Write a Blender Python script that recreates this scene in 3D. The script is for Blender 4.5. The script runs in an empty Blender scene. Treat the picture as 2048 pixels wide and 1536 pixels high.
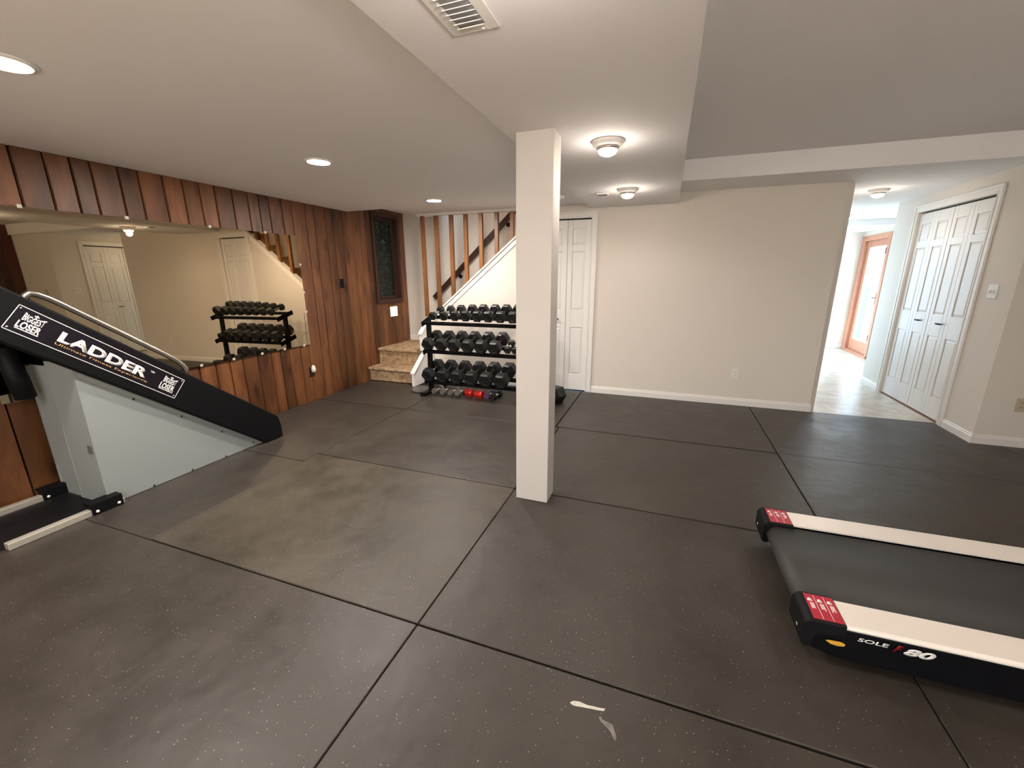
import bpy, math, random
from mathutils import Vector, Matrix
R = math.radians
random.seed(7)
SC = bpy.context.scene
COL = SC.collection

# ------------------------------------------------------------------ camera, world, exposure
f_px, pit, yaw, rol = 832.854, R(14.6009), R(-20.0369), R(-0.2010)
CAMZ = 1.42
fw = Vector((math.sin(yaw)*math.cos(pit), math.cos(yaw)*math.cos(pit), -math.sin(pit)))
rr = Vector((math.cos(yaw), -math.sin(yaw), 0)); uu = rr.cross(fw)
r2 = rr*math.cos(rol)+uu*math.sin(rol); u2 = -rr*math.sin(rol)+uu*math.cos(rol)
cam_d = bpy.data.cameras.new('camera'); cam = bpy.data.objects.new('camera', cam_d); COL.objects.link(cam)
m = Matrix.Identity(4)
for i in range(3):
    m[i][0] = r2[i]; m[i][1] = u2[i]; m[i][2] = -fw[i]
m[0][3] = 0; m[1][3] = 0; m[2][3] = CAMZ
cam.matrix_world = m
cam_d.sensor_width = 36; cam_d.lens = f_px/2048*36; cam_d.clip_start = .02; cam_d.clip_end = 200
SC.camera = cam

SC.view_settings.view_transform = 'Standard'
SC.view_settings.look = 'None'
SC.view_settings.gamma = 1
SC.view_settings.use_curve_mapping = False
SC.view_settings.exposure = 0.92

world = bpy.data.worlds.new('world'); SC.world = world; world.use_nodes = True
bg = world.node_tree.nodes['Background']
bg.inputs[0].default_value = (.56, .77, 1.0, 1); bg.inputs[1].default_value = 6.2

def light(name, kind, loc, energy, color, parent=None, rot=(0,0,0), **kw):
    d = bpy.data.lights.new(name, kind); d.energy = energy; d.color = color
    for k, v in kw.items(): setattr(d, k, v)
    o = bpy.data.objects.new(name, d); COL.objects.link(o); o.location = loc; o.rotation_euler = rot
    if parent: o.parent = parent
    return o
sun = light('sun', 'SUN', (6, 6, 6), 20, (1, .90, .80), angle=R(.6))
sun.rotation_euler = Vector((-.70, .42, -.58)).to_track_quat('-Z', 'Y').to_euler()
WARM = (1.0, .91, .84)
LAMP_W = 20.0
SOFF_W = 7.5

# ------------------------------------------------------------------ helpers
def tag(o, label=None, cat=None, group=None, kind=None):
    if label: o['label'] = label
    if cat: o['category'] = cat
    if group: o['group'] = group
    if kind: o['kind'] = kind
    return o

class MB:
    def __init__(s): s.v = []; s.f = []; s.sm = []; s.mi = []; s.col = []; s.cur = 0; s.c = (1, 1, 1, 1)
    def face(s, idx, sm=False):
        s.f.append(tuple(idx)); s.sm.append(sm); s.mi.append(s.cur); s.col.append(s.c)
    def box(s, a, b, mat=None):
        x0, y0, z0 = a; x1, y1, z1 = b
        P = [(x0,y0,z0),(x1,y0,z0),(x1,y1,z0),(x0,y1,z0),(x0,y0,z1),(x1,y0,z1),(x1,y1,z1),(x0,y1,z1)]
        if mat: P = [tuple(mat @ Vector(p)) for p in P]
        n = len(s.v); s.v += P
        for q in ((0,3,2,1),(4,5,6,7),(0,1,5,4),(1,2,6,5),(2,3,7,6),(3,0,4,7)): s.face([n+i for i in q])
        return s
    def frustum(s, a, b, inset, axis, mat=None):
        """rectangular frustum: base rectangle a..b at level 0, top inset; axis given by 4x4 mat (local x,y rect, z up)"""
        x0, y0 = a; x1, y1, h = b
        P = [(x0,y0,0),(x1,y0,0),(x1,y1,0),(x0,y1,0),(x0+inset,y0+inset,h),(x1-inset,y0+inset,h),(x1-inset,y1-inset,h),(x0+inset,y1-inset,h)]
        P = [tuple(mat @ Vector(p)) for p in P]
        n = len(s.v); s.v += P
        for q in ((0,3,2,1),(4,5,6,7),(0,1,5,4),(1,2,6,5),(2,3,7,6),(3,0,4,7)): s.face([n+i for i in q])
        return s
    def prism(s, poly, d, mat=None, sm=False):
        """poly: list of 3D pts, d: extrusion vector"""
        d = Vector(d); n = len(s.v); k = len(poly)
        A = [Vector(p) for p in poly]; B = [p+d for p in A]
        P = A+B
        if mat: P = [mat @ p for p in P]
        s.v += [tuple(p) for p in P]
        s.face([n+i for i in range(k)][::-1]); s.face([n+k+i for i in range(k)])
        for i in range(k):
            j = (i+1) % k; s.face((n+i, n+j, n+k+j, n+k+i), sm)
        return s
    def loft(s, rings, cap=True, sm=True, closed=True):
        n = len(s.v); k = len(rings[0])
        for r in rings: s.v += [tuple(p) for p in r]
        for a in range(len(rings)-1):
            for i in range(k if closed else k-1):
                j = (i+1) % k
                s.face((n+a*k+i, n+a*k+j, n+(a+1)*k+j, n+(a+1)*k+i), sm)
        if cap:
            s.face([n+i for i in range(k)][::-1]); s.face([n+(len(rings)-1)*k+i for i in range(k)])
        return s
    def tube(s, pts, rad, k=12, sm=True, cap=True, phase=0.0):
        pts = [Vector(p) for p in pts]; rings = []
        t0 = (pts[1]-pts[0]).normalized()
        up = Vector((0,0,1)) if abs(t0.z) < .9 else Vector((1,0,0))
        nrm = t0.cross(up).normalized()
        for i, p in enumerate(pts):
            if i == 0: t = pts[1]-pts[0]
            elif i == len(pts)-1: t = pts[-1]-pts[-2]
            else: t = (pts[i+1]-pts[i]).normalized()+(pts[i]-pts[i-1]).normalized()
            t = t.normalized(); nrm = (nrm - t*nrm.dot(t)).normalized(); b = t.cross(nrm)
            rd = rad[i] if isinstance(rad, (list, tuple)) else rad
            rings.append([p+(nrm*math.cos(2*math.pi*j/k+phase)+b*math.sin(2*math.pi*j/k+phase))*rd for j in range(k)])
        return s.loft(rings, cap, sm)
    def lathe(s, prof, c, axis='Z', k=24, sm=True):
        rings = []
        for r, h in prof:
            ring = []
            for j in range(k):
                a = 2*math.pi*j/k; u, v = r*math.cos(a), r*math.sin(a)
                if axis == 'Z': ring.append((c[0]+u, c[1]+v, c[2]+h))
                elif axis == 'Y': ring.append((c[0]+u, c[1]+h, c[2]-v))
                else: ring.append((c[0]+h, c[1]+u, c[2]+v))
            rings.append(ring)
        return s.loft(rings, True, sm)
    def build(s, name, mats, parent=None, bevel=0, seg=2, colors=False, loc=None):
        me = bpy.data.meshes.new(name); me.from_pydata(s.v, [], s.f)
        if not isinstance(mats, (list, tuple)): mats = [mats]
        for mm in mats: me.materials.append(mm)
        for p, sm, mi in zip(me.polygons, s.sm, s.mi): p.use_smooth = sm; p.material_index = mi
        if colors:
            ca = me.color_attributes.new('board', 'FLOAT_COLOR', 'CORNER')
            i = 0
            for p, c in zip(me.polygons, s.col):
                for l in p.loop_indices: ca.data[l].color = c
        me.validate(); me.update()
        o = bpy.data.objects.new(name, me); COL.objects.link(o)
        if parent: o.parent = parent
        if loc: o.location = loc
        if bevel:
            md = o.modifiers.new('bevel', 'BEVEL'); md.width = bevel; md.segments = seg; md.limit_method = 'ANGLE'; md.angle_limit = R(35)
        return o

def empty(name, loc=(0,0,0), rot=(0,0,0)):
    o = bpy.data.objects.new(name, None); COL.objects.link(o); o.location = loc; o.rotation_euler = rot
    o.empty_display_size = .1
    return o
def children(o): return [c for c in bpy.data.objects if c.parent == o]
def copy_tree(o, parent=None):
    c = o.copy(); COL.objects.link(c)
    if parent: c.parent = parent
    for ch in children(o): copy_tree(ch, c)
    return c

def text_mesh(name, body, mat, parent, org, right, up, w, h, depth=.0006, offset=0.0, shear=0.0, arch=0.0):
    """lettering fitted to a w x h rectangle whose lower left corner is org"""
    cu = bpy.data.curves.new(name, 'FONT'); cu.body = body; cu.offset = offset; cu.shear = shear; cu.resolution_u = 3
    to = bpy.data.objects.new(name, cu); COL.objects.link(to)
    dg = bpy.context.evaluated_depsgraph_get(); dg.update()
    me = bpy.data.meshes.new_from_object(to.evaluated_get(dg))
    bpy.data.objects.remove(to)
    xs = [v.co.x for v in me.vertices]; ys = [v.co.y for v in me.vertices]
    x0, x1, y0, y1 = min(xs), max(xs), min(ys), max(ys)
    org, right, up = Vector(org), Vector(right).normalized(), Vector(up).normalized(); n = right.cross(up)
    for v in me.vertices:
        a = (v.co.x-x0)/(x1-x0); b = (v.co.y-y0)/(y1-y0)
        bb = b*h*(1+arch*(2*a-1)**2) if arch >= 0 else (b*h*(1-arch*(2*a-1)**2) + h*arch*(2*a-1)**2)
        v.co = org+right*a*w+up*bb
    me.materials.clear(); me.materials.append(mat)
    o = bpy.data.objects.new(name, me); COL.objects.link(o)
    if parent: o.parent = parent
    sd = o.modifiers.new('thick', 'SOLIDIFY'); sd.thickness = depth; sd.offset = 0
    return o

# ------------------------------------------------------------------ materials
def mat(name, col, rough=.6, metal=0, spec=.5, bump=None, noise=None, emit=None):
    m = bpy.data.materials.new(name); m.use_nodes = True
    nt = m.node_tree; b = nt.nodes['Principled BSDF']
    b.inputs['Base Color'].default_value = (*col, 1); b.inputs['Roughness'].default_value = rough
    b.inputs['Metallic'].default_value = metal; b.inputs['Specular IOR Level'].default_value = spec
    tc = nt.nodes.new('ShaderNodeTexCoord')
    if noise:   # (scale, amount)
        n = nt.nodes.new('ShaderNodeTexNoise'); n.inputs['Scale'].default_value = noise[0]; n.inputs['Detail'].default_value = 4
        nt.links.new(tc.outputs['Object'], n.inputs['Vector'])
        mx = nt.nodes.new('ShaderNodeMix'); mx.data_type = 'RGBA'
        a = noise[1]
        mx.inputs[6].default_value = (*[c*(1-a) for c in col], 1); mx.inputs[7].default_value = (*[min(1, c*(1+a)) for c in col], 1)
        nt.links.new(n.outputs[0], mx.inputs[0]); nt.links.new(mx.outputs[2], b.inputs['Base Color'])
    if bump:    # (scale, strength, distance)
        n2 = nt.nodes.new('ShaderNodeTexNoise'); n2.inputs['Scale'].default_value = bump[0]; n2.inputs['Detail'].default_value = 3
        nt.links.new(tc.outputs['Object'], n2.inputs['Vector'])
        bp = nt.nodes.new('ShaderNodeBump'); bp.inputs['Strength'].default_value = bump[1]; bp.inputs['Distance'].default_value = bump[2]
        nt.links.new(n2.outputs[0], bp.inputs['Height']); nt.links.new(bp.outputs[0], b.inputs['Normal'])
    if emit:
        b.inputs['Emission Color'].default_value = (*emit[0], 1); b.inputs['Emission Strength'].default_value = emit[1]
    return m

M = {}
M['wall'] = mat('wall_paint', (.74, .69, .63), .75, spec=.3, bump=(90, .12, .004), noise=(1.3, .02))
M['ceil'] = mat('ceiling_paint', (.84, .83, .84), .85, spec=.25, bump=(60, .08, .004))
M['trim'] = mat('white_trim_paint', (.83, .81, .78), .35, noise=(3, .015))
M['post'] = mat('post_paint', (.64, .61, .585), .5, noise=(2, .015))
M['door'] = mat('door_paint', (.80, .785, .77), .38, bump=(40, .03, .002))
M['black'] = mat('black_powder_coat', (.004, .004, .005), .55, spec=.18, bump=(300, .1, .001))
M['blackmat'] = mat('black_plastic', (.006, .006, .007), .55, spec=.2)
M['gloss'] = mat('black_gloss_plastic', (.003, .003, .005), .3, spec=.3)
M['rubberhead'] = mat('hex_rubber', (.008, .0088, .009), .42, bump=(200, .1, .001), noise=(20, .15))
M['chrome'] = mat('chrome', (.75, .74, .72), .16, 1)
M['steel'] = mat('brushed_stainless', (.62, .58, .52), .28, 1, bump=(120, .05, .001))
M['alu'] = mat('raw_aluminium', (.60, .57, .50), .5, .6, noise=(30, .15))
M['silver'] = mat('silver_rail_paint', (.86, .80, .74), .35, .15, noise=(4, .03))
M['grey'] = mat('grey_panel_paint', (.27, .30, .295), .55, bump=(150, .08, .001), noise=(6, .03))
M['darkgrey'] = mat('dark_grey_metal', (.13, .12, .12), .5)
M['belt'] = mat('running_belt', (.045, .045, .044), .62, bump=(700, .4, .001), noise=(400, .3))
M['red'] = mat('red_sticker', (.42, .012, .035), .4)
M['white'] = mat('white_print', (.85, .83, .82), .45)
M['gold'] = mat('gold_print', (.55, .33, .14), .45)
M['dred'] = mat('dark_red_print', (.22, .006, .012), .4)
M['yellow'] = mat('yellow_sticker', (.75, .42, .05), .45)
M['label'] = mat('label_face', (.008, .006, .010), .5, spec=.2)
M['carpet'] = None
M['brown'] = mat('dark_stained_wood', (.045, .014, .009), .4, noise=(12, .3))
M['plate'] = mat('switch_plate', (.80, .78, .72), .4)
M['beige'] = mat('beige_plate', (.52, .45, .33), .45)
M['dark'] = mat('dark_slot', (.01, .01, .01), .6)
M['redhead'] = mat('red_heads', (.65, .012, .01), .4)  # red of one dumbbell's heads
M['purple'] = mat('purple_coating', (.08, .05, .12), .45)
M['bulb'] = mat('warm_bulb', (1, .9, .75), .4, emit=((1, .78, .50), 22))
M['diff'] = mat('lamp_diffuser', (1, .95, .85), .4, emit=((1, .80, .56), 16))
M['fwood'] = mat('red_fir_wood', (.52, .25, .17), .45, noise=(14, .15))
M['patio'] = mat('outdoor_concrete', (.7, .68, .64), .8, noise=(5, .1))
M['metalw'] = mat('grey_wrought_metal', (.5, .5, .5), .5)
M['teal'] = mat('teal_paint', (.05, .30, .42), .5)
M['shadegreen'] = mat('leaf_green', (.02, .09, .035), .5, noise=(8, .5))
M['soil'] = mat('dark_yard_surface', (.05, .07, .06), .9, noise=(8, .3))
M['siding'] = mat('pale_siding', (.8, .8, .78), .7)

def wood(name, c1, c2, use_attr=True, scale=1.0, rough=.42, vertical='Z'):
    m = bpy.data.materials.new(name); m.use_nodes = True; nt = m.node_tree; b = nt.nodes['Principled BSDF']
    N = nt.nodes.new; L = nt.links.new
    tc = N('ShaderNodeTexCoord'); at = N('ShaderNodeAttribute'); at.attribute_name = 'board'
    add = N('ShaderNodeVectorMath'); add.operation = 'MULTIPLY_ADD'
    L(at.outputs['Color'], add.inputs[0]); add.inputs[1].default_value = (17, 9, 23); L(tc.outputs['Object'], add.inputs[2])
    mp = N('ShaderNodeMapping'); mp.inputs['Scale'].default_value = (4.6*scale, 4.6*scale, 1.0*scale); L(add.outputs[0], mp.inputs[0])
    n = N('ShaderNodeTexNoise'); n.inputs['Scale'].default_value = 1.6; n.inputs['Detail'].default_value = 8; n.inputs['Roughness'].default_value = .62; n.inputs['Distortion'].default_value = .5
    L(mp.outputs[0], n.inputs['Vector'])
    cr = N('ShaderNodeValToRGB'); cr.color_ramp.elements[0].position = .33; cr.color_ramp.elements[1].position = .66
    cr.color_ramp.elements[0].color = (*c1, 1); cr.color_ramp.elements[1].color = (*c2, 1); L(n.outputs[0], cr.inputs[0])
    # knots: stretched cells
    mp2 = N('ShaderNodeMapping'); mp2.inputs['Scale'].default_value = (6*scale, 6*scale, 2.1*scale); L(add.outputs[0], mp2.inputs[0])
    vo = N('ShaderNodeTexVoronoi'); vo.inputs['Scale'].default_value = 1.0; L(mp2.outputs[0], vo.inputs['Vector'])
    kr = N('ShaderNodeValToRGB'); kr.color_ramp.elements[0].position = .07; kr.color_ramp.elements[1].position = .24
    kr.color_ramp.elements[0].color = (.28, .22, .2, 1); kr.color_ramp.elements[1].color = (1, 1, 1, 1); L(vo.outputs['Distance'], kr.inputs[0])
    mu = N('ShaderNodeMix'); mu.data_type = 'RGBA'; mu.blend_type = 'MULTIPLY'; mu.inputs[0].default_value = .85
    L(cr.outputs[0], mu.inputs[6]); L(kr.outputs[0], mu.inputs[7])
    last = mu.outputs[2]
    if use_attr:
        sp = N('ShaderNodeSeparateColor'); L(at.outputs['Color'], sp.inputs[0])
        mr = N('ShaderNodeMapRange'); mr.inputs[3].default_value = .60; mr.inputs[4].default_value = 1.38; L(sp.outputs[0], mr.inputs[0])
        vm = N('ShaderNodeVectorMath'); vm.operation = 'SCALE'; L(last, vm.inputs[0]); L(mr.outputs[0], vm.inputs['Scale']); last = vm.outputs[0]
    L(last, b.inputs['Base Color']); b.inputs['Roughness'].default_value = rough
    bp = N('ShaderNodeBump'); bp.inputs['Strength'].default_value = .15; bp.inputs['Distance'].default_value = .003
    L(n.outputs[0], bp.inputs['Height']); L(bp.outputs[0], b.inputs['Normal'])
    return m
M['plank'] = wood('knotty_pine_boards', (.072, .026, .010), (.195, .076, .027))
M['darkplank'] = wood('dark_wall_boards', (.05, .012, .006), (.13, .035, .014))
M['oak'] = wood('baluster_wood', (.16, .058, .017), (.36, .15, .045), scale=.8)

def rubber(name, c, mottled, speck=True, rough=.41):
    m = bpy.data.materials.new(name); m.use_nodes = True; nt = m.node_tree; b = nt.nodes['Principled BSDF']
    N = nt.nodes.new; L = nt.links.new
    g = N('ShaderNodeTexCoord')
    n = N('ShaderNodeTexNoise'); n.inputs['Scale'].default_value = 2.6; n.inputs['Detail'].default_value = 7; n.inputs['Roughness'].default_value = .7; L(g.outputs['Object'], n.inputs['Vector'])
    cr = N('ShaderNodeValToRGB'); cr.color_ramp.elements[0].position = .35; cr.color_ramp.elements[1].position = .68
    cr.color_ramp.elements[0].color = (*[x*(1-mottled) for x in c], 1); cr.color_ramp.elements[1].color = (*[x*(1+mottled) for x in c], 1)
    L(n.outputs[0], cr.inputs[0])
    fn = N('ShaderNodeTexNoise'); fn.inputs['Scale'].default_value = 260; fn.inputs['Detail'].default_value = 2; L(g.outputs['Object'], fn.inputs['Vector'])
    mr = N('ShaderNodeMapRange'); mr.inputs[1].default_value = .3; mr.inputs[2].default_value = .7; mr.inputs[3].default_value = .72; mr.inputs[4].default_value = 1.28; L(fn.outputs[0], mr.inputs[0])
    vm = N('ShaderNodeVectorMath'); vm.operation = 'SCALE'; L(cr.outputs[0], vm.inputs[0]); L(mr.outputs[0], vm.inputs['Scale'])
    last = vm.outputs[0]
    for sc, th, dens in ((60, .10, .36), (17, .042, .44)):
        vo = N('ShaderNodeTexVoronoi'); vo.inputs['Scale'].default_value = sc; L(g.outputs['Object'], vo.inputs['Vector'])
        lt = N('ShaderNodeMath'); lt.operation = 'LESS_THAN'; lt.inputs[1].default_value = th; L(vo.outputs['Distance'], lt.inputs[0])
        pn = N('ShaderNodeTexNoise'); pn.inputs['Scale'].default_value = 1.4; pn.inputs['Detail'].default_value = 3; L(g.outputs['Object'], pn.inputs['Vector'])
        gt = N('ShaderNodeMath'); gt.operation = 'GREATER_THAN'; gt.inputs[1].default_value = dens; L(pn.outputs[0], gt.inputs[0])
        sp = N('ShaderNodeSeparateColor'); L(vo.outputs['Color'], sp.inputs[0])
        g2 = N('ShaderNodeMath'); g2.operation = 'GREATER_THAN'; g2.inputs[1].default_value = .5; L(sp.outputs[0], g2.inputs[0])
        m1 = N('ShaderNodeMath'); m1.operation = 'MULTIPLY'; L(lt.outputs[0], m1.inputs[0]); L(gt.outputs[0], m1.inputs[1])
        m2 = N('ShaderNodeMath'); m2.operation = 'MULTIPLY'; L(m1.outputs[0], m2.inputs[0]); L(g2.outputs[0], m2.inputs[1])
        m3 = N('ShaderNodeMath'); m3.operation = 'MULTIPLY'; m3.inputs[1].default_value = .7; L(m2.outputs[0], m3.inputs[0])
        mx = N('ShaderNodeMix'); mx.data_type = 'RGBA'; L(m3.outputs[0], mx.inputs[0]); L(last, mx.inputs[6]); mx.inputs[7].default_value = (.42, .40, .36, 1)
        last = mx.outputs[2]
    L(last, b.inputs['Base Color'])
    rn = N('ShaderNodeMapRange'); rn.inputs[1].default_value = .3; rn.inputs[2].default_value = .7; rn.inputs[3].default_value = rough-.07; rn.inputs[4].default_value = rough+.1; L(n.outputs[0], rn.inputs[0]); L(rn.outputs[0], b.inputs['Roughness'])
    b.inputs['Specular IOR Level'].default_value = .42
    bp = N('ShaderNodeBump'); bp.inputs['Strength'].default_value = .35; bp.inputs['Distance'].default_value = .0012; L(fn.outputs[0], bp.inputs['Height'])
    # broad lumps of the worn sheet
    bn = N('ShaderNodeTexNoise'); bn.inputs['Scale'].default_value = 7; bn.inputs['Detail'].default_value = 2; L(g.outputs['Object'], bn.inputs['Vector'])
    b2 = N('ShaderNodeBump'); b2.inputs['Strength'].default_value = .45; b2.inputs['Distance'].default_value = .01; L(bn.outputs[0], b2.inputs['Height']); L(bp.outputs[0], b2.inputs['Normal'])
    L(b2.outputs[0], b.inputs['Normal'])
    return m
M['mat'] = rubber('rubber_mat', (.042, .0355, .029), .2)
M['matworn'] = rubber('worn_rubber_mat', (.056, .047, .035), .34, rough=.44)
M['under'] = mat('underlay_closet_dark', (.008, .008, .008), .9)

def carpet():
    m = bpy.data.materials.new('tan_carpet'); m.use_nodes = True; nt = m.node_tree; b = nt.nodes['Principled BSDF']
    N = nt.nodes.new; L = nt.links.new; g = N('ShaderNodeTexCoord')
    n = N('ShaderNodeTexNoise'); n.inputs['Scale'].default_value = 14; n.inputs['Detail'].default_value = 8; n.inputs['Roughness'].default_value = .75; L(g.outputs['Object'], n.inputs['Vector'])
    cr = N('ShaderNodeValToRGB'); cr.color_ramp.elements[0].position = .36; cr.color_ramp.elements[1].position = .64
    cr.color_ramp.elements[0].color = (.24, .145, .075, 1); cr.color_ramp.elements[1].color = (.62, .45, .28, 1); L(n.outputs[0], cr.inputs[0]); L(cr.outputs[0], b.inputs['Base Color'])
    b.inputs['Roughness'].default_value = 1; b.inputs['Specular IOR Level'].default_value = .1
    f = N('ShaderNodeTexNoise'); f.inputs['Scale'].default_value = 260; L(g.outputs['Object'], f.inputs['Vector'])
    bp = N('ShaderNodeBump'); bp.inputs['Strength'].default_value = .8; bp.inputs['Distance'].default_value = .006; L(f.outputs[0], bp.inputs['Height']); L(bp.outputs[0], b.inputs['Normal'])
    return m
M['carpet'] = carpet()

def hallfloor():
    m = bpy.data.materials.new('pale_hall_vinyl'); m.use_nodes = True; nt = m.node_tree; b = nt.nodes['Principled BSDF']
    N = nt.nodes.new; L = nt.links.new; g = N('ShaderNodeTexCoord')
    br = N('ShaderNodeTexBrick'); br.inputs['Scale'].default_value = 3.3; br.inputs['Mortar Size'].default_value = .006; br.offset = 0; br.inputs['Brick Width'].default_value = 1; br.inputs['Row Height'].default_value = 1
    br.inputs['Color1'].default_value = (.68, .63, .55, 1); br.inputs['Color2'].default_value = (.64, .59, .51, 1); br.inputs['Mortar'].default_value = (.44, .38, .30, 1)
    L(g.outputs['Object'], br.inputs['Vector'])
    n = N('ShaderNodeTexNoise'); n.inputs['Scale'].default_value = 7; n.inputs['Detail'].default_value = 7; n.inputs['Distortion'].default_value = .5; L(g.outputs['Object'], n.inputs['Vector'])
    cr = N('ShaderNodeValToRGB'); cr.color_ramp.elements[0].position = .35; cr.color_ramp.elements[0].color = (.72, .70, .67, 1); cr.color_ramp.elements[1].position = .62; cr.color_ramp.elements[1].color = (1, 1, 1, 1); L(n.outputs[0], cr.inputs[0])
    mx = N('ShaderNodeMix'); mx.data_type = 'RGBA'; mx.blend_type = 'MULTIPLY'; mx.inputs[0].default_value = 1; L(br.outputs['Color'], mx.inputs[6]); L(cr.outputs[0], mx.inputs[7]); L(mx.outputs[2], b.inputs['Base Color'])
    b.inputs['Roughness'].default_value = .3
    bp = N('ShaderNodeBump'); bp.inputs['Strength'].default_value = .2; bp.inputs['Distance'].default_value = .004; L(n.outputs[0], bp.inputs['Height']); L(bp.outputs[0], b.inputs['Normal'])
    return m
M['hall'] = hallfloor()

def glass(name, tint, refl=.08):
    m = bpy.data.materials.new(name); m.use_nodes = True; nt = m.node_tree; nt.nodes.clear()
    N = nt.nodes.new; L = nt.links.new
    o = N('ShaderNodeOutputMaterial'); t = N('ShaderNodeBsdfTransparent'); t.inputs[0].default_value = (*tint, 1)
    gl = N('ShaderNodeBsdfGlossy'); gl.inputs['Roughness'].default_value = .02
    lw = N('ShaderNodeLayerWeight'); lw.inputs['Blend'].default_value = .5; mx = N('ShaderNodeMixShader')
    pw = N('ShaderNodeMath'); pw.operation = 'POWER'; pw.inputs[1].default_value = 5; L(lw.outputs['Facing'], pw.inputs[0])
    ml = N('ShaderNodeMath'); ml.operation = 'MULTIPLY_ADD'; ml.inputs[1].default_value = .9; ml.inputs[2].default_value = .03; L(pw.outputs[0], ml.inputs[0])
    L(ml.outputs[0], mx.inputs[0]); L(t.outputs[0], mx.inputs[1]); L(gl.outputs[0], mx.inputs[2]); L(mx.outputs[0], o.inputs[0])
    return m
M['glass'] = glass('window_glass', (.93, .97, .97)); M['glass_warm_tint'] = glass('warm_tint_glass', (.90, .80, .70))  # second glass: warm tint added to recolour daylight from the rear glazing
mm = bpy.data.materials.new('mirror_silver'); mm.use_nodes = True; b = mm.node_tree.nodes['Principled BSDF']
b.inputs['Base Color'].default_value = (.56, .46, .32, 1); b.inputs['Metallic'].default_value = 1; b.inputs['Roughness'].default_value = .012
M['mirror'] = mm

# ------------------------------------------------------------------ dimensions
WX, BY, RX = -3.84, 5.07, 2.59
CL, CS, CR, CB = 2.20, 2.155, 2.44, 2.262      # ceilings: left, soffit, right, beam and hall
Y0 = -3.0; FX = 3.6                             # wall behind the viewer, far right wall
SY = 5.75                                       # back wall of the stairwell

def struct(o): o['kind'] = 'structure'; return o

# floor
f = MB(); f.box((WX-.1, Y0-.1, -.12), (FX+.1, BY+.02, -.013)); struct(f.build('floor', M['under']))
f = MB(); f.box((WX+.02, Y0, -.0128), (FX-.02, -.055, -.001)); struct(f.build('floor_rear_bounce', M['hall']))  # invented pale floor behind the viewer, added to bounce light onto the ceiling
f = MB(); f.box((1.53, 5.02, -.012), (RX, 6.8, -.001)); f.box((1.53, 6.8, -.012), (3.42, 9.95, -.001)); f.box((1.53, 5.02, -.12), (3.42, 9.95, -.013))
struct(f.build('floor_hall', M['hall']))

# rubber mats
def rmat(x0, x1, y0, y1, label, m='mat', g=.0035, poly=None, top=0):
    b = MB()
    if poly: b.prism([(x, y, -.0129) for x, y in poly], (0, 0, .0129))
    else: b.box((x0+g, y0+g, -.0129), (x1-g, y1-g, top))
    o = b.build('rubber_mat', M[m], bevel=.003, seg=1)
    o.location = (0, 0, 0)
    return tag(o, label, 'floor mat', 'black rubber gym mats covering the floor')
XA, XB, XC, XD = -2.60, -.872, .962, 2.78
rmat(XA, XB, 1.2215, 2.444, 'worn brownish rubber mat with scuffed patches left of the white post', 'matworn', g=.0025)
rmat(XB, XC, 1.2215, 2.444, 'black rubber mat in front of the post, its right edge under the treadmill end', g=.0025)
rmat(WX+.02, XB, 0, 1.217, 'speckled rubber mat filling the bottom left of the view before the worn mat', g=.0015)
rmat(XB, XC, 0, 1.217, 'rubber mat at the bottom centre marked with white paint smears', g=.003)
rmat(XC, XD, 0, 1.217, 'rubber mat in the bottom right corner below the treadmill side')
rmat(XC, XD, 1.2215, 2.444, 'rubber mat lying under the treadmill belt')
rmat(XA, XB, 2.448, 3.705, 'rubber mat behind the worn mat, between ladder climber and post')
rmat(XB, XC, 2.448, 3.715, 'rubber mat directly behind and right of the white post', g=.005)
rmat(XC, XD, 2.448, 3.7245, 'shiny rubber mat behind the treadmill catching daylight')
rmat(XA, -.91, 3.71, BY-.01, 'rubber mat under the dumbbell rack')
rmat(-.905, XC, 3.725, BY-.01, 'rubber mat along the bare back wall beside the narrow folding door')
rmat(XC, XD, 3.728, BY, 'shiny rubber mat at the hallway opening in front of the pale floor', poly=[(XC+.0035, 3.7228), (XD-.0035, 3.7228), (XD-.0035, 4.538), (RX-.002, 4.538), (RX-.002, BY-.0), (1.53, BY), (1.53, BY-.001), (XC+.0035, BY-.001)])
rmat(WX+.02, XA, 1.2175, 2.293, 'rubber strip mat under the grey housing of the ladder climber', g=.0012)
rmat(WX+.02, XA, 2.296, 3.70, 'rubber strip mat along the wood wall under the mirror')
rmat(WX+.02, XA, 3.71, 4.665, 'rubber strip mat at the foot of the carpeted steps')
rmat(RX+.002 if 0 else XD, FX-.02, 1.225, 3.72, 'rubber mat beyond the treadmill by the dark far right wall')
rmat(XD, FX-.02, 3.728, 4.543, 'rubber mat against the beige wall stub right of the closet')
rmat(XD, FX-.02, 0, 1.213, 'rubber mat in the near right corner of the gym')

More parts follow.
